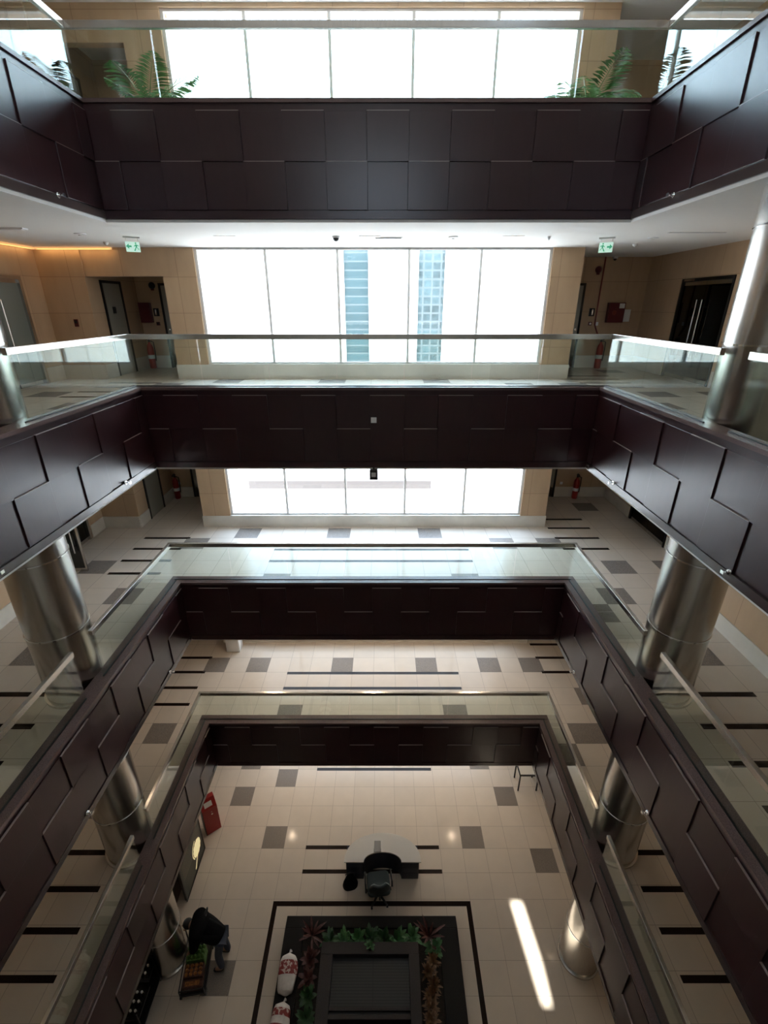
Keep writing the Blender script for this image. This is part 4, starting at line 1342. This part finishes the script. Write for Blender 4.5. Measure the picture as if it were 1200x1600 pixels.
# ------------------------------------------------------------------ person bending over the trolley
ps = thing('person', 'person in a black jacket and grey jeans bending over the trolley', 'person', (-3.42, 5.70, 0))
def skin_mesh(name, verts, edges, radii, mat, parent, sub=2, root=0):
    me = bpy.data.meshes.new(name)
    me.from_pydata(verts, edges, [])
    o = bpy.data.objects.new(name, me)
    COL.objects.link(o)
    o.parent = parent
    sm = o.modifiers.new('skin', 'SKIN')
    sm.use_smooth_shade = True
    for i, r in enumerate(radii):
        rr = r if isinstance(r, tuple) else (r, r)
        me.skin_vertices[0].data[i].radius = rr
        me.skin_vertices[0].data[i].use_root = (i == root)
    ss = o.modifiers.new('sub', 'SUBSURF')
    ss.levels = sub
    ss.render_levels = sub
    me.materials.append(mat)
    return o
P = dict(pel=(0.10, 0.0, 0.92), wai=(-0.06, 0.03, 1.04), che=(-0.28, 0.07, 1.15), nek=(-0.46, 0.10, 1.15), hd0=(-0.54, 0.115, 1.13), hd1=(-0.64, 0.13, 1.07),
         hl=(0.10, -0.10, 0.88), hr=(0.10, 0.11, 0.88), kl=(0.02, -0.13, 0.48), kr=(0.06, 0.15, 0.48), al=(0.06, -0.15, 0.08), ar=(0.10, 0.16, 0.08), tl=(-0.11, -0.17, 0.035), tr=(-0.07, 0.17, 0.035),
         sl=(-0.36, -0.10, 1.13), sr=(-0.40, 0.28, 1.13), el=(-0.40, -0.20, 0.87), er=(-0.46, 0.36, 0.87), wl=(-0.50, -0.12, 0.66), wrr=(-0.56, 0.24, 0.66))
keys = list(P)
ix = {k: i for i, k in enumerate(keys)}
E_ = [('pel', 'wai'), ('wai', 'che'), ('che', 'nek'), ('nek', 'hd0'), ('hd0', 'hd1'), ('pel', 'hl'), ('pel', 'hr'), ('hl', 'kl'), ('hr', 'kr'), ('kl', 'al'), ('kr', 'ar'), ('al', 'tl'), ('ar', 'tr'),
      ('che', 'sl'), ('che', 'sr'), ('sl', 'el'), ('sr', 'er'), ('el', 'wl'), ('er', 'wrr')]
Rr = dict(pel=0.13, wai=0.12, che=0.13, nek=0.055, hd0=0.085, hd1=0.082, hl=0.085, hr=0.085, kl=0.058, kr=0.058, al=0.042, ar=0.042, tl=0.035, tr=0.035, sl=0.06, sr=0.06, el=0.042, er=0.042, wl=0.028, wrr=0.028)
bv = [P[k] for k in keys]
be = [(ix[a], ix[b_]) for a, b_ in E_]
br = [Rr[k] for k in keys]
for wk, dirs in (('wl', -1), ('wrr', 1)):                 # palms and fingers, closed on the load
    w_ = Vector(P[wk])
    pi_ = len(bv)
    bv.append(tuple(w_ + Vector((-0.05, 0.0, -0.06))))
    br.append(0.028)
    be.append((ix[wk], pi_))
    for f_, (ln, off) in enumerate(((0.07, -0.03), (0.08, -0.01), (0.075, 0.01), (0.06, 0.03))):
        b0 = Vector(bv[pi_]) + Vector((-0.02, off, -0.02))
        k1 = b0 + Vector((-ln * 0.5, 0, -ln * 0.3))
        k2 = k1 + Vector((-ln * 0.1, 0, -ln * 0.5))
        n0 = len(bv)
        bv += [tuple(b0), tuple(k1), tuple(k2)]
        br += [0.010, 0.009, 0.008]
        be += [(pi_, n0), (n0, n0 + 1), (n0 + 1, n0 + 2)]
    t0 = Vector(bv[pi_]) + Vector((0.01, -dirs * 0.03, 0.0))
    n0 = len(bv)
    bv += [tuple(t0), tuple(t0 + Vector((-0.03, -dirs * 0.02, -0.04)))]
    br += [0.011, 0.009]
    be += [(pi_, n0), (n0, n0 + 1)]
skin_mesh('body', bv, be, br, M['skin'], ps)
def clothing(name, ks, es, grow, mat, sub=2, rad=None):
    d = {k: i for i, k in enumerate(ks)}
    return skin_mesh(name, [P[k] for k in ks], [(d[a], d[b_]) for a, b_ in es], [(rad or {}).get(k, Rr[k] + grow) for k in ks], mat, ps, sub)
clothing('jacket', ['wai', 'pel', 'che', 'sl', 'sr', 'el', 'er', 'wl', 'wrr', 'nek'], [('pel', 'wai'), ('wai', 'che'), ('che', 'sl'), ('che', 'sr'), ('sl', 'el'), ('sr', 'er'), ('el', 'wl'), ('er', 'wrr'), ('che', 'nek')], 0.03, M['jacket'], rad=dict(pel=0.175, wai=0.18, che=0.195, nek=0.085, sl=0.145, sr=0.145, el=0.085, er=0.08, wl=0.055, wrr=0.055))
ps.scale = (1.06, 1.06, 1.06)
clothing('jeans', ['pel', 'hl', 'hr', 'kl', 'kr', 'al', 'ar'], [('pel', 'hl'), ('pel', 'hr'), ('hl', 'kl'), ('hr', 'kr'), ('kl', 'al'), ('kr', 'ar')], 0.018, M['denim'], rad=dict(pel=0.12, hl=0.10, hr=0.10, al=0.065, ar=0.065, kl=0.078, kr=0.078))
for a, b_ in (('al', 'tl'), ('ar', 'tr')):
    A, B = Vector(P[a]), Vector(P[b_])
    skin_mesh('shoe', [tuple(A + Vector((0.03, 0, -0.035))), tuple((A + B) / 2 + Vector((0, 0, -0.02))), tuple(B + Vector((-0.02, 0, 0.005)))], [(0, 1), (1, 2)], [(0.045, 0.04), (0.045, 0.045), (0.04, 0.035)], M['black'], ps)
h0, h1 = Vector(P['hd0']), Vector(P['hd1'])
MB().ball((h1.x + 0.045, h1.y, h1.z + 0.045), 0.105, 0.098, 0.10, 20, 12).build('hair', M['hair'], ps, smooth=True)
fc = MB()
fc.ball((h1.x - 0.085, h1.y, h1.z - 0.03), 0.018, 0.014, 0.02, 8, 6)
fc.ball((h1.x - 0.005, h1.y - 0.088, h1.z + 0.0), 0.022, 0.012, 0.03, 8, 6).ball((h1.x - 0.005, h1.y + 0.088, h1.z + 0.0), 0.022, 0.012, 0.03, 8, 6)
fc.build('nose_and_ears', M['skin'], ps, smooth=True)
lp = [(-0.20 + 0.0, 0.20 + 0.07 * math.cos(t * PI / 8) , 1.40 + 0.05 * math.sin(t * PI / 8)) for t in range(16)]
MB().tube(lp, 0.012, 8, closed=True).tube([(-0.22, 0.12, 1.28), (-0.20, 0.15, 1.37)], 0.012, 8).build('carry_loop', M['black'], ps, smooth=True)

# ------------------------------------------------------------------ small furniture half hidden behind the fascias
tb = thing('side_table', 'small white topped table under the right gallery on the ground floor', 'table', (4.55, 10.0, 0))
box(-0.22, 0.32, -0.22, 0.22, 0.67, 0.70).build('table_top', M['desk_top'], tb)
MB().box(-0.25, 0.35, -0.25, -0.22, 0.66, 0.705).box(-0.25, 0.35, 0.22, 0.25, 0.66, 0.705).box(-0.25, -0.22, -0.22, 0.22, 0.66, 0.705).box(0.32, 0.35, -0.22, 0.22, 0.66, 0.705).build('table_edge', M['black'], tb)
for sx in (-0.24, 0.31):
    for sy in (-0.24, 0.20):
        box(sx, sx + 0.035, sy, sy + 0.035, 0, 0.66).build('leg', M['black'], tb)
cb_ = thing('white_cabinet', 'white cabinet against the left pier on the lowest gallery', 'cabinet', (-4.31, 11.52, FL[1]))
box(-0.20, 0.20, -0.17, 0.17, 0, 0.95).build('body', M['white'], cb_, bevel=0.008)
box(-0.18, 0.18, -0.185, -0.17, 0.04, 0.92).build('door', M['white'], cb_)
